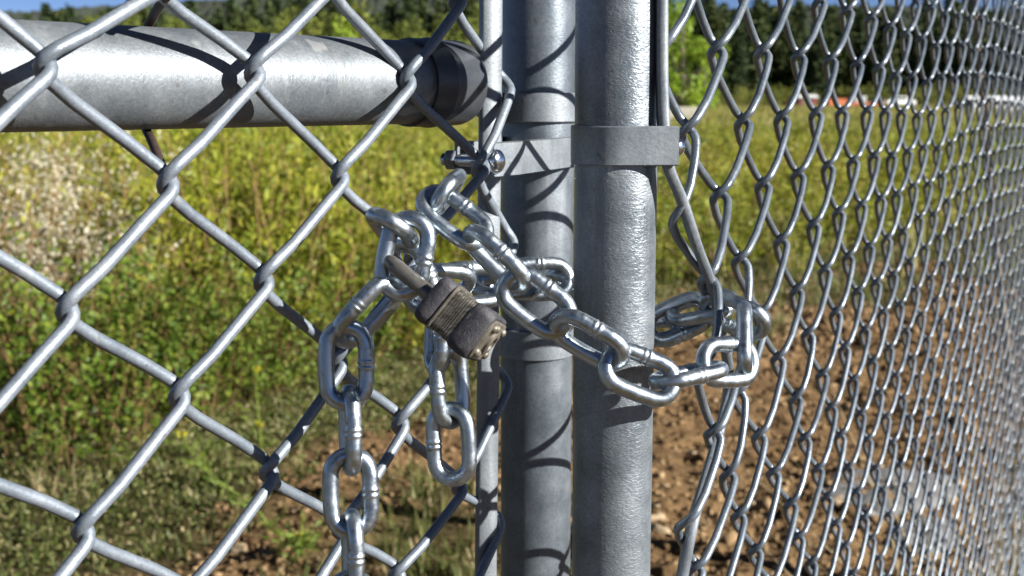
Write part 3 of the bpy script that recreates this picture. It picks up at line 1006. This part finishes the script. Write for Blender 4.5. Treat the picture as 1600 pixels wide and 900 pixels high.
# ---------------------------------------------------------------- plants
def rhombs(c, d, L, W, fold=0.0):
    """leaf faces: centre, pointing direction, length, width"""
    n = len(c)
    d = d / (np.linalg.norm(d, axis=1)[:, None] + 1e-9)
    r = rng.standard_normal((n, 3))
    s = np.cross(d, r)
    s /= np.linalg.norm(s, axis=1)[:, None] + 1e-9
    L, W = np.broadcast_to(L, (n,))[:, None], np.broadcast_to(W, (n,))[:, None]
    return np.stack([c - d * L / 2, c + s * W / 2 - d * L * 0.05, c + d * L / 2, c - s * W / 2 - d * L * 0.05], 1).reshape(-1, 3)
def stem_tubes(mb, base, tip, bend, r):
    p = [base * (1 - t) + tip * t + bend * (4 * t * (1 - t)) for t in (0, 0.35, 0.7, 1.0)]
    mb.tube(p, [r, r * 0.8, r * 0.55, r * 0.25], 3, cap=False)
def bush_meshes(nst, nlf, h, spread, L, W, lmat, smat, lo=0.15, lean=0.5, up=0.8):
    mb = MB()
    thick = 0.0028 if lmat is M['dark_leaf'] else 0.0045
    cs, ds, ls = [], [], []
    for i in range(nst):
        a = rng.random() * 6.283
        rb_ = spread * 0.45 * math.sqrt(rng.random())
        base = np.array([rb_ * math.cos(a), rb_ * math.sin(a), -0.02])
        hh = h * rng.uniform(0.55, 1.08)
        k = rng.uniform(0.1, 1.0) * lean
        a2 = a + rng.normal() * 0.7
        tip = base + np.array([hh * k * math.cos(a2), hh * k * math.sin(a2), hh])
        bend = np.array([rng.normal() * 0.04, rng.normal() * 0.04, rng.uniform(0, 0.04)]) * h
        stem_tubes(mb, base, tip, bend, thick * h)
        kn = lo + (1 - lo) * rng.random(6) ** 0.8              # leaves sit in sprays along the stem
        kd = rng.standard_normal((6, 3)) * 0.05 * h
        ki = rng.integers(0, 6, nlf)
        t = np.clip(kn[ki] + rng.normal(size=nlf) * 0.045, lo, 1.02)
        p = base[None] * (1 - t)[:, None] + tip[None] * t[:, None] + bend[None] * (4 * t * (1 - t))[:, None]
        off = kd[ki] + rng.standard_normal((nlf, 3)) * (0.036 * h * (1.15 - 0.6 * t))[:, None]
        p = p + off
        d = off / (np.linalg.norm(off, axis=1)[:, None] + 1e-9) + np.array([0, 0, up]) + 0.5 * rng.standard_normal((nlf, 3))
        cs.append(p); ds.append(d); ls.append(rng.uniform(0.65, 1.25, nlf))
    c, d, l = np.concatenate(cs), np.concatenate(ds), np.concatenate(ls)
    c[:, 2] = np.maximum(c[:, 2], 0.02)
    leaves = quads_mesh('foliage', rhombs(c, d, L * l, W * l), lmat)
    so_ = mb.build('stems', smat)
    sm = so_.data
    bpy.data.objects.remove(so_)
    return leaves, sm
def plant(name, me_l, me_s, loc, rot, sc_, label, cat, group=None, sz=None):
    r = empty(name, loc, label, cat, group)
    r.rotation_euler = (0, 0, rot)
    r.scale = (sc_, sc_, sz or sc_)
    link_mesh('foliage', me_l, r)
    link_mesh('stems', me_s, r)
    return r

W_V = [bush_meshes(84, 88, 1.0, 1.0, 0.050, 0.0125, M['willow'], M['twig'], 0.12, 0.45, 0.9) for _ in range(5)]
W_LOW = [bush_meshes(54, 54, 0.6, 1.1, 0.042, 0.012, M['willow'], M['twig'], 0.1, 0.8, 0.8) for _ in range(3)]
D_V = [bush_meshes(72, 80, 0.85, 0.8, 0.030, 0.018, M['dark_leaf'], M['twig'], 0.06, 0.75, 0.2) for _ in range(3)]
H_V = [bush_meshes(58, 55, 1.1, 0.6, 0.022, 0.012, M['pale_head'], M['twig'], 0.45, 0.4, 0.6) for _ in range(2)]

used = []
def free(x, y, r):
    for a, b, c in used:
        if (a - x) ** 2 + (b - y) ** 2 < (r + c) ** 2 * 0.36: return False
    used.append((x, y, r))
    return True
def gpt(px, py):
    q = ground(px, py)
    return q.x, q.y
# the dark leafy bushes low on the left
for px, py, s, lab in ((40, 742, 0.98, 'dark green leafy bush at the lower left corner of the scrub'),
                       (190, 690, 0.80, 'small dark green bush rooted beside a patch of dry litter'),
                       (330, 648, 0.80, 'dark green bush behind the bent yellow-flowered weed'),
                       (470, 625, 0.78, 'dark green bush behind the hanging chain')):
    x, y = gpt(px, py)
    y += 0.30
    me_l, me_s = D_V[rnd.randrange(3)]
    plant('leafy_bush', me_l, me_s, (x, y, -0.02), rnd.random() * 6.28, s, lab, 'bush')
    used.append((x, y, 0.4 * s))
# pale seed heads at the far left
for px, py, s, lab in ((20, 610, 1.05, 'pale feathery seeding shrub at the left edge, nearest of the pale ones'),
                       (110, 585, 1.02, 'pale seeding shrub just right of the one at the left edge'),
                       (65, 530, 1.08, 'pale seeding shrub behind the two nearer pale ones under the rail')):
    x, y = gpt(px, py)
    me_l, me_s = H_V[rnd.randrange(2)]
    plant('seeding_shrub', me_l, me_s, (x, y, -0.02), rnd.random() * 6.28, s, lab, 'shrub')
    used.append((x, y, 0.40))
# the willow thicket
cand = []
for _ in range(9000):
    y = 4.6 + 24 * rnd.random() ** 1.5
    x = (rnd.random() * 1.2 - 0.62) * y
    cand.append((x, y))
cand.sort(key=lambda q: q[1])
nw = 0
for x, y in cand:
    back = 0.95 + 0.25 * vnoise(np.array([y * 0.8]), np.array([x * 0.8]), 12)[0]
    if x > edge_x(np.array([y]))[()] - back + (0.35 if y > 6 else 0): continue
    if not free(x, y, 0.62 + 0.028 * y): continue
    low = x / y > 0.04 or y > 10
    hi = 0.95 + 0.5 * rnd.random() - 0.012 * y
    if low:
        me_l, me_s = W_LOW[rnd.randrange(3)]
        s = 1.1 + 0.35 * rnd.random() + 0.04 * y
        sz = (0.72 + 0.25 * rnd.random()) * 1.35 if y < 12 else 1.2 + 0.35 * rnd.random()
    else:
        me_l, me_s = W_V[rnd.randrange(5)]
        s = hi
        sz = hi * (0.9 + 0.2 * rnd.random())
    plant('willow_shrub', me_l, me_s, (x, y, -0.02), rnd.random() * 6.28, s,
          'yellow-green narrow-leaved shrub in the thicket beyond the fence', 'shrub', 'willow shrubs of the thicket', sz)
    nw += 1
print('willows', nw)

# low growth: blades and small leaves on the strip between scrub and soil, and in patches on the soil
def tuft_quads(x, y, nb, h, wd, lean):
    n = len(x)
    a = rng.random((n, nb)) * 6.283
    hh = (h[:, None] * rng.uniform(0.5, 1.15, (n, nb)))
    ln = lean * rng.random((n, nb))
    r0 = 0.03 * rng.random((n, nb))
    bx = x[:, None] + r0 * np.cos(a); by = y[:, None] + r0 * np.sin(a)
    bz = np.broadcast_to(height(x, y)[:, None], (n, nb))
    dx, dy = np.cos(a) * ln * hh, np.sin(a) * ln * hh
    px_, py_ = -np.sin(a) * wd / 2, np.cos(a) * wd / 2
    q0 = np.stack([bx + px_, by + py_, bz - 0.004], -1)
    q1 = np.stack([bx - px_, by - py_, bz - 0.004], -1)
    q2 = np.stack([bx - px_ * 0.8 + dx * 0.4, by - py_ * 0.8 + dy * 0.4, bz + hh * 0.62], -1)
    q3 = np.stack([bx + px_ * 0.8 + dx * 0.4, by + py_ * 0.8 + dy * 0.4, bz + hh * 0.62], -1)
    tip = np.stack([bx + dx, by + dy, bz + hh], -1)
    return np.concatenate([np.stack([q0, q1, q2, q3], -2).reshape(-1, 3), np.stack([q3, q2, tip, tip + (q3 - q2) * 0.12], -2).reshape(-1, 3)])
def pick(n, yr, keep):
    y = yr[0] + (yr[1] - yr[0]) * rng.random(n)
    x = (rng.random(n) * 1.2 - 0.56) * y
    ok = rng.random(n) < keep(x, y)
    return x[ok], y[ok]
def strip(x, y):
    d = x - edge_x(y)
    return np.clip(1 - np.abs(d + 0.50) / 0.75, 0, 1) ** 0.7 * (y < 13)
x, y = pick(9000, (2.6, 12), strip)
v1 = tuft_quads(x, y, 7, 0.03 + 0.05 * rng.random(len(x)), 0.007, 1.2)
x2, y2 = pick(16000, (2.6, 14), lambda x, y: weedy(x, y) * soil(x, y) * np.clip(0.25 + y / 10, 0, 0.9))
v2 = tuft_quads(x2, y2, 7, 0.035 + 0.07 * rng.random(len(x2)), 0.006, 0.9)
v = np.concatenate([v1, v2])
structure(link_mesh('low_weeds', quads_mesh('low_weeds', v, M['weed'])), 'stuff')
# small leaves of creeping plants
x, y = pick(9000, (2.6, 10), strip)
n = len(x)
cc = np.repeat(np.stack([x, y, height(x, y) + 0.02], -1), 14, 0) + rng.normal(size=(n * 14, 3)) * np.array([0.045, 0.045, 0.022])
cc[:, 2] = np.abs(cc[:, 2]) + 0.004
structure(link_mesh('creeping_leaves', quads_mesh('creeping_leaves', rhombs(cc, rng.standard_normal((n * 14, 3)) + np.array([0, 0, 0.5]), 0.020, 0.010), M['weed'])), 'stuff')
# dry litter
x, y = pick(2600, (2.6, 9), lambda x, y: np.clip(strip(x, y) * 0.8 + 0.06 * soil(x, y), 0, 1))
n = len(x)
cc = np.repeat(np.stack([x, y, height(x, y) + 0.012], -1), 4, 0) + rng.normal(size=(n * 4, 3)) * np.array([0.06, 0.06, 0.006])
structure(link_mesh('dry_litter', quads_mesh('dry_litter', rhombs(cc, rng.standard_normal((n * 4, 3)) * np.array([1, 1, 0.25]), rng.uniform(0.03, 0.14, n * 4), 0.0035), M['straw'])), 'stuff')
# meadow grass out to the far edge
x, y = pick(15000, (8, 46), lambda x, y: (1 - soil(x, y)) * 0.9 + 0.1)
v = tuft_quads(x, y, 6, 0.22 + 0.25 * rng.random(len(x)) + 0.003 * y, 0.016, 0.5)
structure(link_mesh('meadow_grass', quads_mesh('meadow_grass', v, M['grass'])), 'stuff')
y = 46 + 150 * rng.random(9000) ; x = (rng.random(9000) * 1.2 - 0.56) * y
v = tuft_quads(x, y, 5, 0.35 + 0.3 * rng.random(len(x)), 0.06, 0.5)
structure(link_mesh('far_meadow_grass', quads_mesh('far_meadow_grass', v, M['grass'])), 'stuff')

# yellow-flowered weeds: bent stem, feathery leaves, flower heads
def weed(pts, label, heads, side=26, leafL=0.034):
    base = Vector(pts[0])
    r = empty('flowering_weed', base, label, 'weed')
    path = smooth_path([Vector(q) for q in pts], 8)
    mb = MB()
    mb.tube(path, [0.0042 * (1 - 0.6 * i / len(path)) for i in range(len(path))], 5)
    mb.build('stem', M['sprig'], r)
    P_ = np.array([tuple(q) for q in path])
    t = rng.random(side) ** 0.7
    c = P_[(t * 0.85 * (len(P_) - 1)).astype(int)]
    cs, ds = [], []
    for q in c:                                     # feathery leaves: leaflets along a side stalk
        a = rng.random() * 6.283
        dirv = np.array([math.cos(a), math.sin(a), 0.55])
        ln = rng.uniform(0.04, 0.11)
        for u in np.linspace(0.15, 1, 7):
            cs.append(q + dirv * ln * u); ds.append(dirv + rng.standard_normal(3) * 0.7)
    cs, ds = np.array(cs), np.array(ds)
    o = link_mesh('leaves', quads_mesh('leaves', rhombs(cs, ds, leafL, 0.006) - np.array(tuple(base)), M['sprig']), r)
    for h in heads:
        q = P_[int(h * (len(P_) - 1))]
        c = q + rng.standard_normal((34, 3)) * np.array([0.007, 0.007, 0.006])
        link_mesh('flower_head', quads_mesh('flower_head', rhombs(c, rng.standard_normal((34, 3)) + np.array([0, 0, 0.6]), 0.014, 0.009) - np.array(tuple(base)), M['yellow']), r)
def g3(px, py, up=0.0, push=0.0):
    q = ground(px, py)
    return Vector((q.x, q.y + push, height(np.array([q.x]), np.array([q.y]))[0] + up))
b = ground(412, 770)
dd = (Vector((0, b.y, EYE)) - Vector((0, 0, EYE)))
def at_y(px, py, y):
    d = V((px - 800) / FPX, (py - 450) / FPX, 1)
    return Vector((0, 0, EYE)) + d * (y / d.y)
yb = ground(408, 735).y
weed([at_y(410, 745, yb), at_y(408, 700, yb), at_y(404, 650, yb), at_y(400, 600, yb), at_y(402, 578, yb)], 'upright yellow-flowered weed in front of the dark bushes', (1.0, 0.45), 14)
yb = ground(430, 838).y
weed([at_y(432, 838, yb), at_y(400, 795, yb + .02), at_y(360, 765, yb + .03), at_y(325, 738, yb + .03), at_y(298, 705, yb + .02), at_y(284, 678, yb)], 'bent weed stem leaning left with a yellow flower head at its tip', (1.0,), 18)
yb = ground(462, 890).y
weed([at_y(462, 890, yb), at_y(464, 870, yb), at_y(470, 850, yb), at_y(468, 832, yb)], 'short feathery green weed with one yellow flower beside the hanging chain', (0.9,), 34, 0.04)

# tufts of dry grass
def dry_tuft(loc, n, h, label):
    x = loc[0] + rng.normal(size=n) * 0.05; y = loc[1] + rng.normal(size=n) * 0.05
    v = tuft_quads(x, y, 5, h * rng.uniform(0.6, 1.2, n), 0.0045, 1.1)
    o = link_mesh('dry_grass_tuft', quads_mesh('dry_grass_tuft', v - np.array([loc[0], loc[1], 0]), M['straw']), None, (loc[0], loc[1], 0))
    tag(o, label, 'grass tuft')
dry_tuft((0.845, 1.80), 30, 0.62, 'straw-coloured dry grass tuft at the right end of the gate')
x, y = gpt(90, 770); dry_tuft((x, y), 12, 0.11, 'straw-coloured dry grass tuft under the dark bushes')

# grey slabs of stone behind the gate mesh
def slab(corners, top, label):
    pts = [ground(*q) for q in corners]
    mb = MB()
    n = 64
    ring = []
    for i in range(n):
        t = i / n * len(pts)
        a, b = pts[int(t)], pts[(int(t) + 1) % len(pts)]
        q = a.lerp(b, t % 1)
        ring.append(Vector((q.x, q.y, 0)))
    c = sum(ring, Vector()) / n
    rings = []
    for z, s in ((-0.03, 1.0), (top * 0.55, 1.01), (top * 0.85, 0.97), (top, 0.90), (top + 0.004, 0.6), (top + 0.006, 0.3), (top + 0.006, 0.02)):
        rr = []
        for i, q in enumerate(ring):
            p = c + (q - c) * (s * (1 + 0.05 * math.sin(i * 1.3) * math.sin(i * 0.37)))
            jz = 0.008 * math.sin(i * 2.1 + s * 9) * math.sin(i * 0.9)
            rr.append(Vector((p.x, p.y, z + (jz if z > 0 else 0))))
        rings.append(rr)
    mb.loft(rings)
    o = mb.build('stone_slab', M['stone'], None, origin=(c.x, c.y, 0), sharp=30)
    tag(o, label, 'stone slab')
M['stone'] = simple('grey_stone', (0.085, 0.085, 0.085), 0.9, 0, (0.17, 0.165, 0.16), 22, 0.8, 0.01)
slab([(1285, 782), (1300, 748), (1385, 735), (1480, 748), (1500, 775), (1440, 800), (1360, 812)], 0.020, 'flat grey stone slab lying on the soil behind the gate mesh')
slab([(1395, 832), (1430, 815), (1490, 822), (1500, 850), (1450, 865), (1405, 858)], 0.022, 'smaller grey stone lying nearer than the flat slab')

# a leaning thin post beyond the gate mesh
def lean_post():
    y = 4.6
    a, b = at_y(1575, 560, y), at_y(1519, -20, y)
    a = b + (a - b) * (b.z / (b.z - a.z))
    r = empty('leaning_post', (a.x, a.y, 0), 'thin leaning brown post standing beyond the gate mesh', 'post')
    mb = MB()
    mb.tube([a + (b - a) * t for t in np.linspace(-0.02, 1, 12)], 0.0125, 10)
    mb.build('shaft', M['old_wood'], r)
    mb = MB()
    d = (b - a).normalized()
    mb.tube([a + d * 1.05, a + d * 1.09], 0.0155, 12)
    mb.build('collar', M['rust'], r)
M['old_wood'] = simple('weathered_wood', (0.10, 0.075, 0.05), 0.85, 0, (0.22, 0.18, 0.13), 30, 0.4)
lean_post()

# ---------------------------------------------------------------- trees
def tree_parts(kind, h):
    mb = MB()
    lean = [rng.normal() * 0.01 * h, rng.normal() * 0.01 * h]
    if kind == 'pine':
        mb.tube([(lean[0] * t, lean[1] * t, -0.3 + (h * 0.97 + 0.3) * t) for t in (0, .25, .5, .75, 1)], [h * .016, h * .013, h * .010, h * .006, h * .001], 7)
        cs, ds, ls = [], [], []
        z = h * rng.uniform(0.08, 0.16)
        R0 = h * rng.uniform(0.13, 0.17)
        while z < h * 0.99:
            u = z / h
            rad = R0 * (1 - u) ** 0.8 * (0.75 + 0.4 * rng.random()) + 0.012 * h
            nb = rng.integers(5, 8)
            a0 = rng.random() * 6.283
            for k in range(nb):
                a = a0 + 6.283 * k / nb + rng.normal() * 0.25
                rr = rad * rng.uniform(0.6, 1.15)
                m = max(4, int(9 * (1 - u) + 4))
                t = np.linspace(0.12, 1, m)
                dr = rr * t
                zz = z - 0.28 * rr * t ** 1.5 + 0.10 * rr * t ** 4 + rng.normal(size=m) * 0.006 * h
                c = np.stack([np.cos(a) * dr + rng.normal(size=m) * 0.010 * h, np.sin(a) * dr + rng.normal(size=m) * 0.010 * h, zz], -1)
                for _ in range(2):
                    cs.append(c + rng.normal(size=c.shape) * 0.010 * h)
                    ds.append(np.stack([np.cos(a) + rng.normal(size=m) * 0.6, np.sin(a) + rng.normal(size=m) * 0.6, rng.normal(size=m) * 0.5 - 0.2], -1))
                    ls.append(rng.uniform(0.03, 0.055, m) * h)
            z += h * rng.uniform(0.028, 0.045)
        c, d, l = np.concatenate(cs), np.concatenate(ds), np.concatenate(ls)
        crown = quads_mesh('crown', rhombs(c, d, l, l * 0.5), M['conifer'])
    else:
        mb.tube([(lean[0] * t * 2, lean[1] * t * 2, -0.3 + (h * 0.85 + 0.3) * t) for t in (0, .3, .6, 1)], [h * .022, h * .016, h * .010, h * .003], 7)
        cs, ds = [], []
        nl = 26 if kind == 'olive' else 22
        for k in range(nl):
            u = rng.uniform(0.16, 1.0)
            a = rng.random() * 6.283
            prof = math.sin(math.pi * min(1, (u - 0.05) / 0.98) ** 0.8) ** 0.7
            rr = h * (0.30 if kind == 'olive' else 0.20) * prof * rng.uniform(0.3, 1.0)
            ctr = np.array([rr * math.cos(a), rr * math.sin(a), h * u * 0.95])
            z0 = max(0.15, u - 0.25) * h * 0.85
            mb.tube([(0, 0, z0), tuple(ctr * np.array([.55, .55, 0]) + np.array([0, 0, (z0 + ctr[2]) / 2])), tuple(ctr)], [h * .006, h * .004, h * .001], 4, cap=False)
            m = 75
            g = rng.standard_normal((m, 3))
            g *= (h * rng.uniform(0.05, 0.085)) * rng.random((m, 1)) ** 0.33 / (np.linalg.norm(g, axis=1)[:, None] + 1e-9) * 1.2
            cs.append(ctr + g); ds.append(g + rng.standard_normal((m, 3)) * 0.02 * h)
        c, d = np.concatenate(cs), np.concatenate(ds)
        c[:, 2] = np.maximum(c[:, 2], 0.08 * h)
        ll = rng.uniform(0.7, 1.3, len(c)) * h * 0.03
        crown = quads_mesh('crown', rhombs(c, d, ll, ll * 0.7), M[kind])
    t = mb.build('trunk', M['bark'])
    tm = t.data
    bpy.data.objects.remove(t)
    return crown, tm
PINES = [tree_parts('pine', 10.0) for _ in range(5)]
OLIVES = [tree_parts('olive', 10.0) for _ in range(3)]
ASPENS = [tree_parts('aspen', 10.0) for _ in range(2)]
def tree(name, parts, loc, h, wide, label, group=None):
    r = empty(name, loc, label, 'tree', group)
    s = h / 10.0
    r.scale = (s * wide, s * wide, s)
    r.rotation_euler = (0, 0, rnd.random() * 6.28)
    link_mesh('crown', parts[0], r)
    link_mesh('trunk', parts[1], r)
def col_at(px, dist):
    return (px - 800) / FPX * dist * 0.97
# rows of dark conifers behind the meadow
for dist, n, p0, p1, e0 in ((238, 46, 1030, 1680, 0.078), (262, 44, 1010, 1700, 0.083), (290, 40, 1000, 1720, 0.086), (232, 40, 60, 790, 0.080), (262, 44, 30, 800, 0.086), (300, 44, 20, 800, 0.092)):
    for i in range(n):
        px = p0 + (p1 - p0) * (i + rnd.uniform(-0.4, 0.4)) / n
        d = dist + rnd.uniform(-10, 10)
        e = e0 * rnd.uniform(0.72, 1.08)
        if px < 420: e *= 0.90
        if px < 150: e *= 0.90
        if 1200 < px < 1440: e *= 0.93
        tree('pine_tree', PINES[rnd.randrange(5)], (col_at(px, d), d, 0), EYE + e * d, rnd.uniform(0.95, 1.35), 'tall dark conifer in the wood beyond the meadow', 'conifers of the wood')
for i in range(34):
    px = 150 + 640 * (i + rnd.uniform(-0.3, 0.3)) / 34
    d = rnd.uniform(150, 205)
    tree('broadleaf_tree', OLIVES[rnd.randrange(3)], (col_at(px, d), d, 0), EYE + d * rnd.uniform(0.052, 0.080), rnd.uniform(0.9, 1.3), 'olive-green bushy tree beyond the meadow on the left', 'bushy trees beyond the meadow')
for px, d, e, wd, lab in ((1070, 62, 0.098, 1.25, 'bright green slender tree right beside the front post'), (1104, 70, 0.070, 1.0, 'shorter bright green tree just right of the slender one'),
                          (535, 66, 0.066, 1.25, 'bright yellow-green tree showing above the rail'), (470, 90, 0.062, 1.0, 'yellow-green tree left of the brightest one above the rail')):
    tree('aspen_tree', ASPENS[rnd.randrange(2)], (col_at(px, d), d, 0), EYE + e * d, wd, lab)
# brush along the far edge of the meadow
B_V = [bush_meshes(40, 40, 2.4, 2.6, 0.24, 0.12, M['olive'], M['twig'], 0.05, 0.7, 0.5) for _ in range(2)]
for i in range(26):
    px = 1040 + 620 * (i + rnd.uniform(-0.4, 0.4)) / 26
    d = rnd.uniform(175, 225)
    if 1230 < px < 1460: d = rnd.uniform(222, 232)
    me_l, me_s = B_V[rnd.randrange(2)]
    plant('brush', me_l, me_s, (col_at(px, d), d, 0), rnd.random() * 6.28, rnd.uniform(0.9, 1.6), 'dull green brush at the foot of the far wood', 'bush', 'brush at the foot of the wood')
for i in range(24):
    px = 20 + 760 * (i + rnd.uniform(-0.4, 0.4)) / 24
    d = rnd.uniform(120, 170)
    me_l, me_s = B_V[rnd.randrange(2)]
    plant('brush', me_l, me_s, (col_at(px, d), d, 0), rnd.random() * 6.28, rnd.uniform(0.9, 1.5), 'dull green brush across the meadow on the left', 'bush', 'brush on the left of the meadow')

# wooded hills
def hill(name, x0, x1, dist, deep, hts, seed):
    n, m = 420, 40
    xs = np.linspace(x0, x1, n); us = np.linspace(0, 1, m)
    Xh, U = np.meshgrid(xs, us)
    prof = np.interp(Xh, np.linspace(x0, x1, len(hts)), hts)
    rough = 1 + 0.05 * vnoise(Xh * 0.02, U * 6, seed)
    Zh = prof * np.sin(U * math.pi / 2) ** 1.1 * rough + 5.0 * np.abs(vnoise(Xh * 0.5, U * 40, seed + 1)) * (U > 0.02)
    Yh = dist + deep * U
    idx = np.arange(n * m).reshape(m, n)
    f = np.stack([idx[:-1, :-1], idx[:-1, 1:], idx[1:, 1:], idx[1:, :-1]], -1).reshape(-1, 4)
    mb = MB()
    mb.add(np.stack([Xh, Yh, Zh - 1.0], -1).reshape(-1, 3), f)
    structure(mb.build(name, M['hill']))
M['hill'] = simple('wooded_hillside', (0.010, 0.018, 0.012), 1.0, 0, (0.035, 0.042, 0.022), 0.12, 1.0, 6.0)
hill('hills', -420, 40, 520, 260, [40, 46, 54, 58, 62, 66, 66, 64, 60], 21)
hill('hills', 20, 620, 560, 300, [56, 58, 62, 64, 60, 55, 56, 60, 64], 25)

# ---------------------------------------------------------------- far off at the edge of the wood
M['white_paint'] = simple('white_paint', (0.74, 0.74, 0.74), 0.4, 0, (0.8, 0.8, 0.8), 2)
M['car_glass'] = simple('dark_car_glass', (0.02, 0.025, 0.03), 0.1, 0, (0.03, 0.035, 0.04), 2)
M['tyre'] = simple('tyre_rubber', (0.02, 0.02, 0.02), 0.8, 0, (0.03, 0.03, 0.03), 9)
M['red_paint'] = simple('faded_red_paint', (0.42, 0.075, 0.04), 0.7, 0, (0.52, 0.13, 0.07), 1.4)
M['orange_paint'] = simple('orange_red_boards', (0.55, 0.13, 0.05), 0.7, 0, (0.62, 0.2, 0.09), 1.4)
M['maroon'] = simple('maroon_boards', (0.17, 0.035, 0.035), 0.8, 0, (0.24, 0.06, 0.055), 1.4)
M['pale_roof'] = simple('pale_sheet_roof', (0.5, 0.5, 0.5), 0.5, 0, (0.62, 0.62, 0.62), 1.2)
M['pale_wood'] = simple('pale_weathered_board', (0.36, 0.33, 0.28), 0.9, 0, (0.5, 0.46, 0.4), 3)
def car(px, d, L, H, W_, rot, label, van=False, name='parked_car'):
    r = empty(name, (col_at(px, d), d, 0), label, 'van' if van else 'car')
    r.rotation_euler = (0, 0, rot)
    h1 = 0.55 * H
    if van: prof = [(-.5, .22), (-.5, .95), (-.47, 1.0), (.22, 1.0), (.33, .62), (.47, .52), (.5, .40), (.5, .22)]
    else: prof = [(-.5, .24), (-.5, .58), (-.44, .64), (-.34, .66), (-.22, .98), (.10, 1.0), (.26, .66), (.45, .58), (.5, .46), (.5, .24)]
    mb = MB()
    rings = []
    for yy, s in ((-.5, .96), (-.46, 1.0), (.46, 1.0), (.5, .96)):
        rings.append([Vector((x * L, yy * W_, z * H * (s if z > .3 else 1))) for x, z in prof])
    mb.loft(rings)
    mb.build('body', M['white_paint'], r, smooth=False).location = (0, 0, 0)
    for sy in (-1, 1):
        mb = MB()
        zz = (.64, .92)
        xa, xb = (-.06, .24) if van else (-.26, .18)
        mb.add([(xa * L, sy * W_ * .503, zz[0] * H), (xb * L, sy * W_ * .503, zz[0] * H), ((xb - .10) * L, sy * W_ * .503, zz[1] * H), ((xa + .06) * L, sy * W_ * .503, zz[1] * H)], [(0, 1, 2, 3)])
        mb.build('side_window', M['car_glass'], r, smooth=False).location = (0, 0, 0)
        for x in (-.31, .31):
            mb = MB()
            mb.lathe([(0.10, -.1), (.32, -.1), (.34, -.07), (.34, .07), (.32, .1), (.10, .1)], Matrix.Translation((x * L, sy * W_ * .44, .34)) @ Matrix.Rotation(math.pi / 2, 4, 'X'), 18)
            mb.build('wheel', M['tyre'], r).location = (0, 0, 0)
car(1352, 205, 4.9, 1.75, 1.9, R_(80), 'small white van seen end-on at the far edge of the meadow', True, 'parked_van')
car(1418, 205, 5.4, 1.75, 1.9, R_(6), 'long white car parked at the far edge of the meadow')
def shed(px, d, L, H, W_, wall, roof, label, name, rot=0.0):
    r = empty(name, (col_at(px, d), d, 0), label, 'shed')
    r.rotation_euler = (0, 0, rot)
    mb = MB(); mb.box((0, 0, H * .4), (L, W_, H * .8)); mb.build('wall', wall, r, smooth=False).location = (0, 0, 0)
    mb = MB()
    e = 0.25
    mb.loft([[Vector((x, -W_ / 2 - e, H * .78)), Vector((x, 0, H)), Vector((x, W_ / 2 + e, H * .78)), Vector((x, W_ / 2 + e, H * .83)), Vector((x, 0, H * 1.06)), Vector((x, -W_ / 2 - e, H * .83))] for x in (-L / 2 - e, L / 2 + e)])
    mb.build('roof', roof, r, smooth=False).location = (0, 0, 0)
    mb = MB(); mb.box((-L * .2, -W_ / 2 - .02, H * .33), (0.9, .05, H * .62)); mb.build('door', M['old_wood'], r, smooth=False).location = (0, 0, 0)
shed(1268, 200, 3.0, 1.9, 2.4, M['maroon'], M['pale_roof'], 'low maroon shed with a pale roof at the far edge of the meadow', 'shed')
shed(1575, 120, 6.5, 1.5, 2.6, M['pale_roof'], M['white_paint'], 'long low white building at the far right edge of the meadow', 'low_building')
def barrier(px, d, L, H, mat, label):
    r = empty('barrier_fence', (col_at(px, d), d, 0), label, 'barrier')
    n = max(2, int(L / 1.6))
    for i in range(n + 1):
        mb = MB(); mb.box((-L / 2 + L * i / n, 0, H * .52), (.12, .12, H * 1.04)); mb.build('post', M['old_wood'], r, smooth=False).location = (0, 0, 0)
    mb = MB()
    for k in range(4):
        mb.box((0, -.09, H * (.2 + .23 * k)), (L, .04, H * .2))
    mb.build('panel', mat, r, smooth=False).location = (0, 0, 0)
barrier(1246, 202, 2.6, 1.0, M['orange_paint'], 'short orange-red board barrier left of the maroon shed')
barrier(1318, 203, 3.0, 1.35, M['orange_paint'], 'taller orange-red board barrier right of the maroon shed')
barrier(1362, 196, 6.4, 0.75, M['red_paint'], 'long low red board barrier in front of the white van')
barrier(1072, 60, 1.5, 0.9, M['pale_wood'], 'short pale board fence in the meadow beside the slender tree')
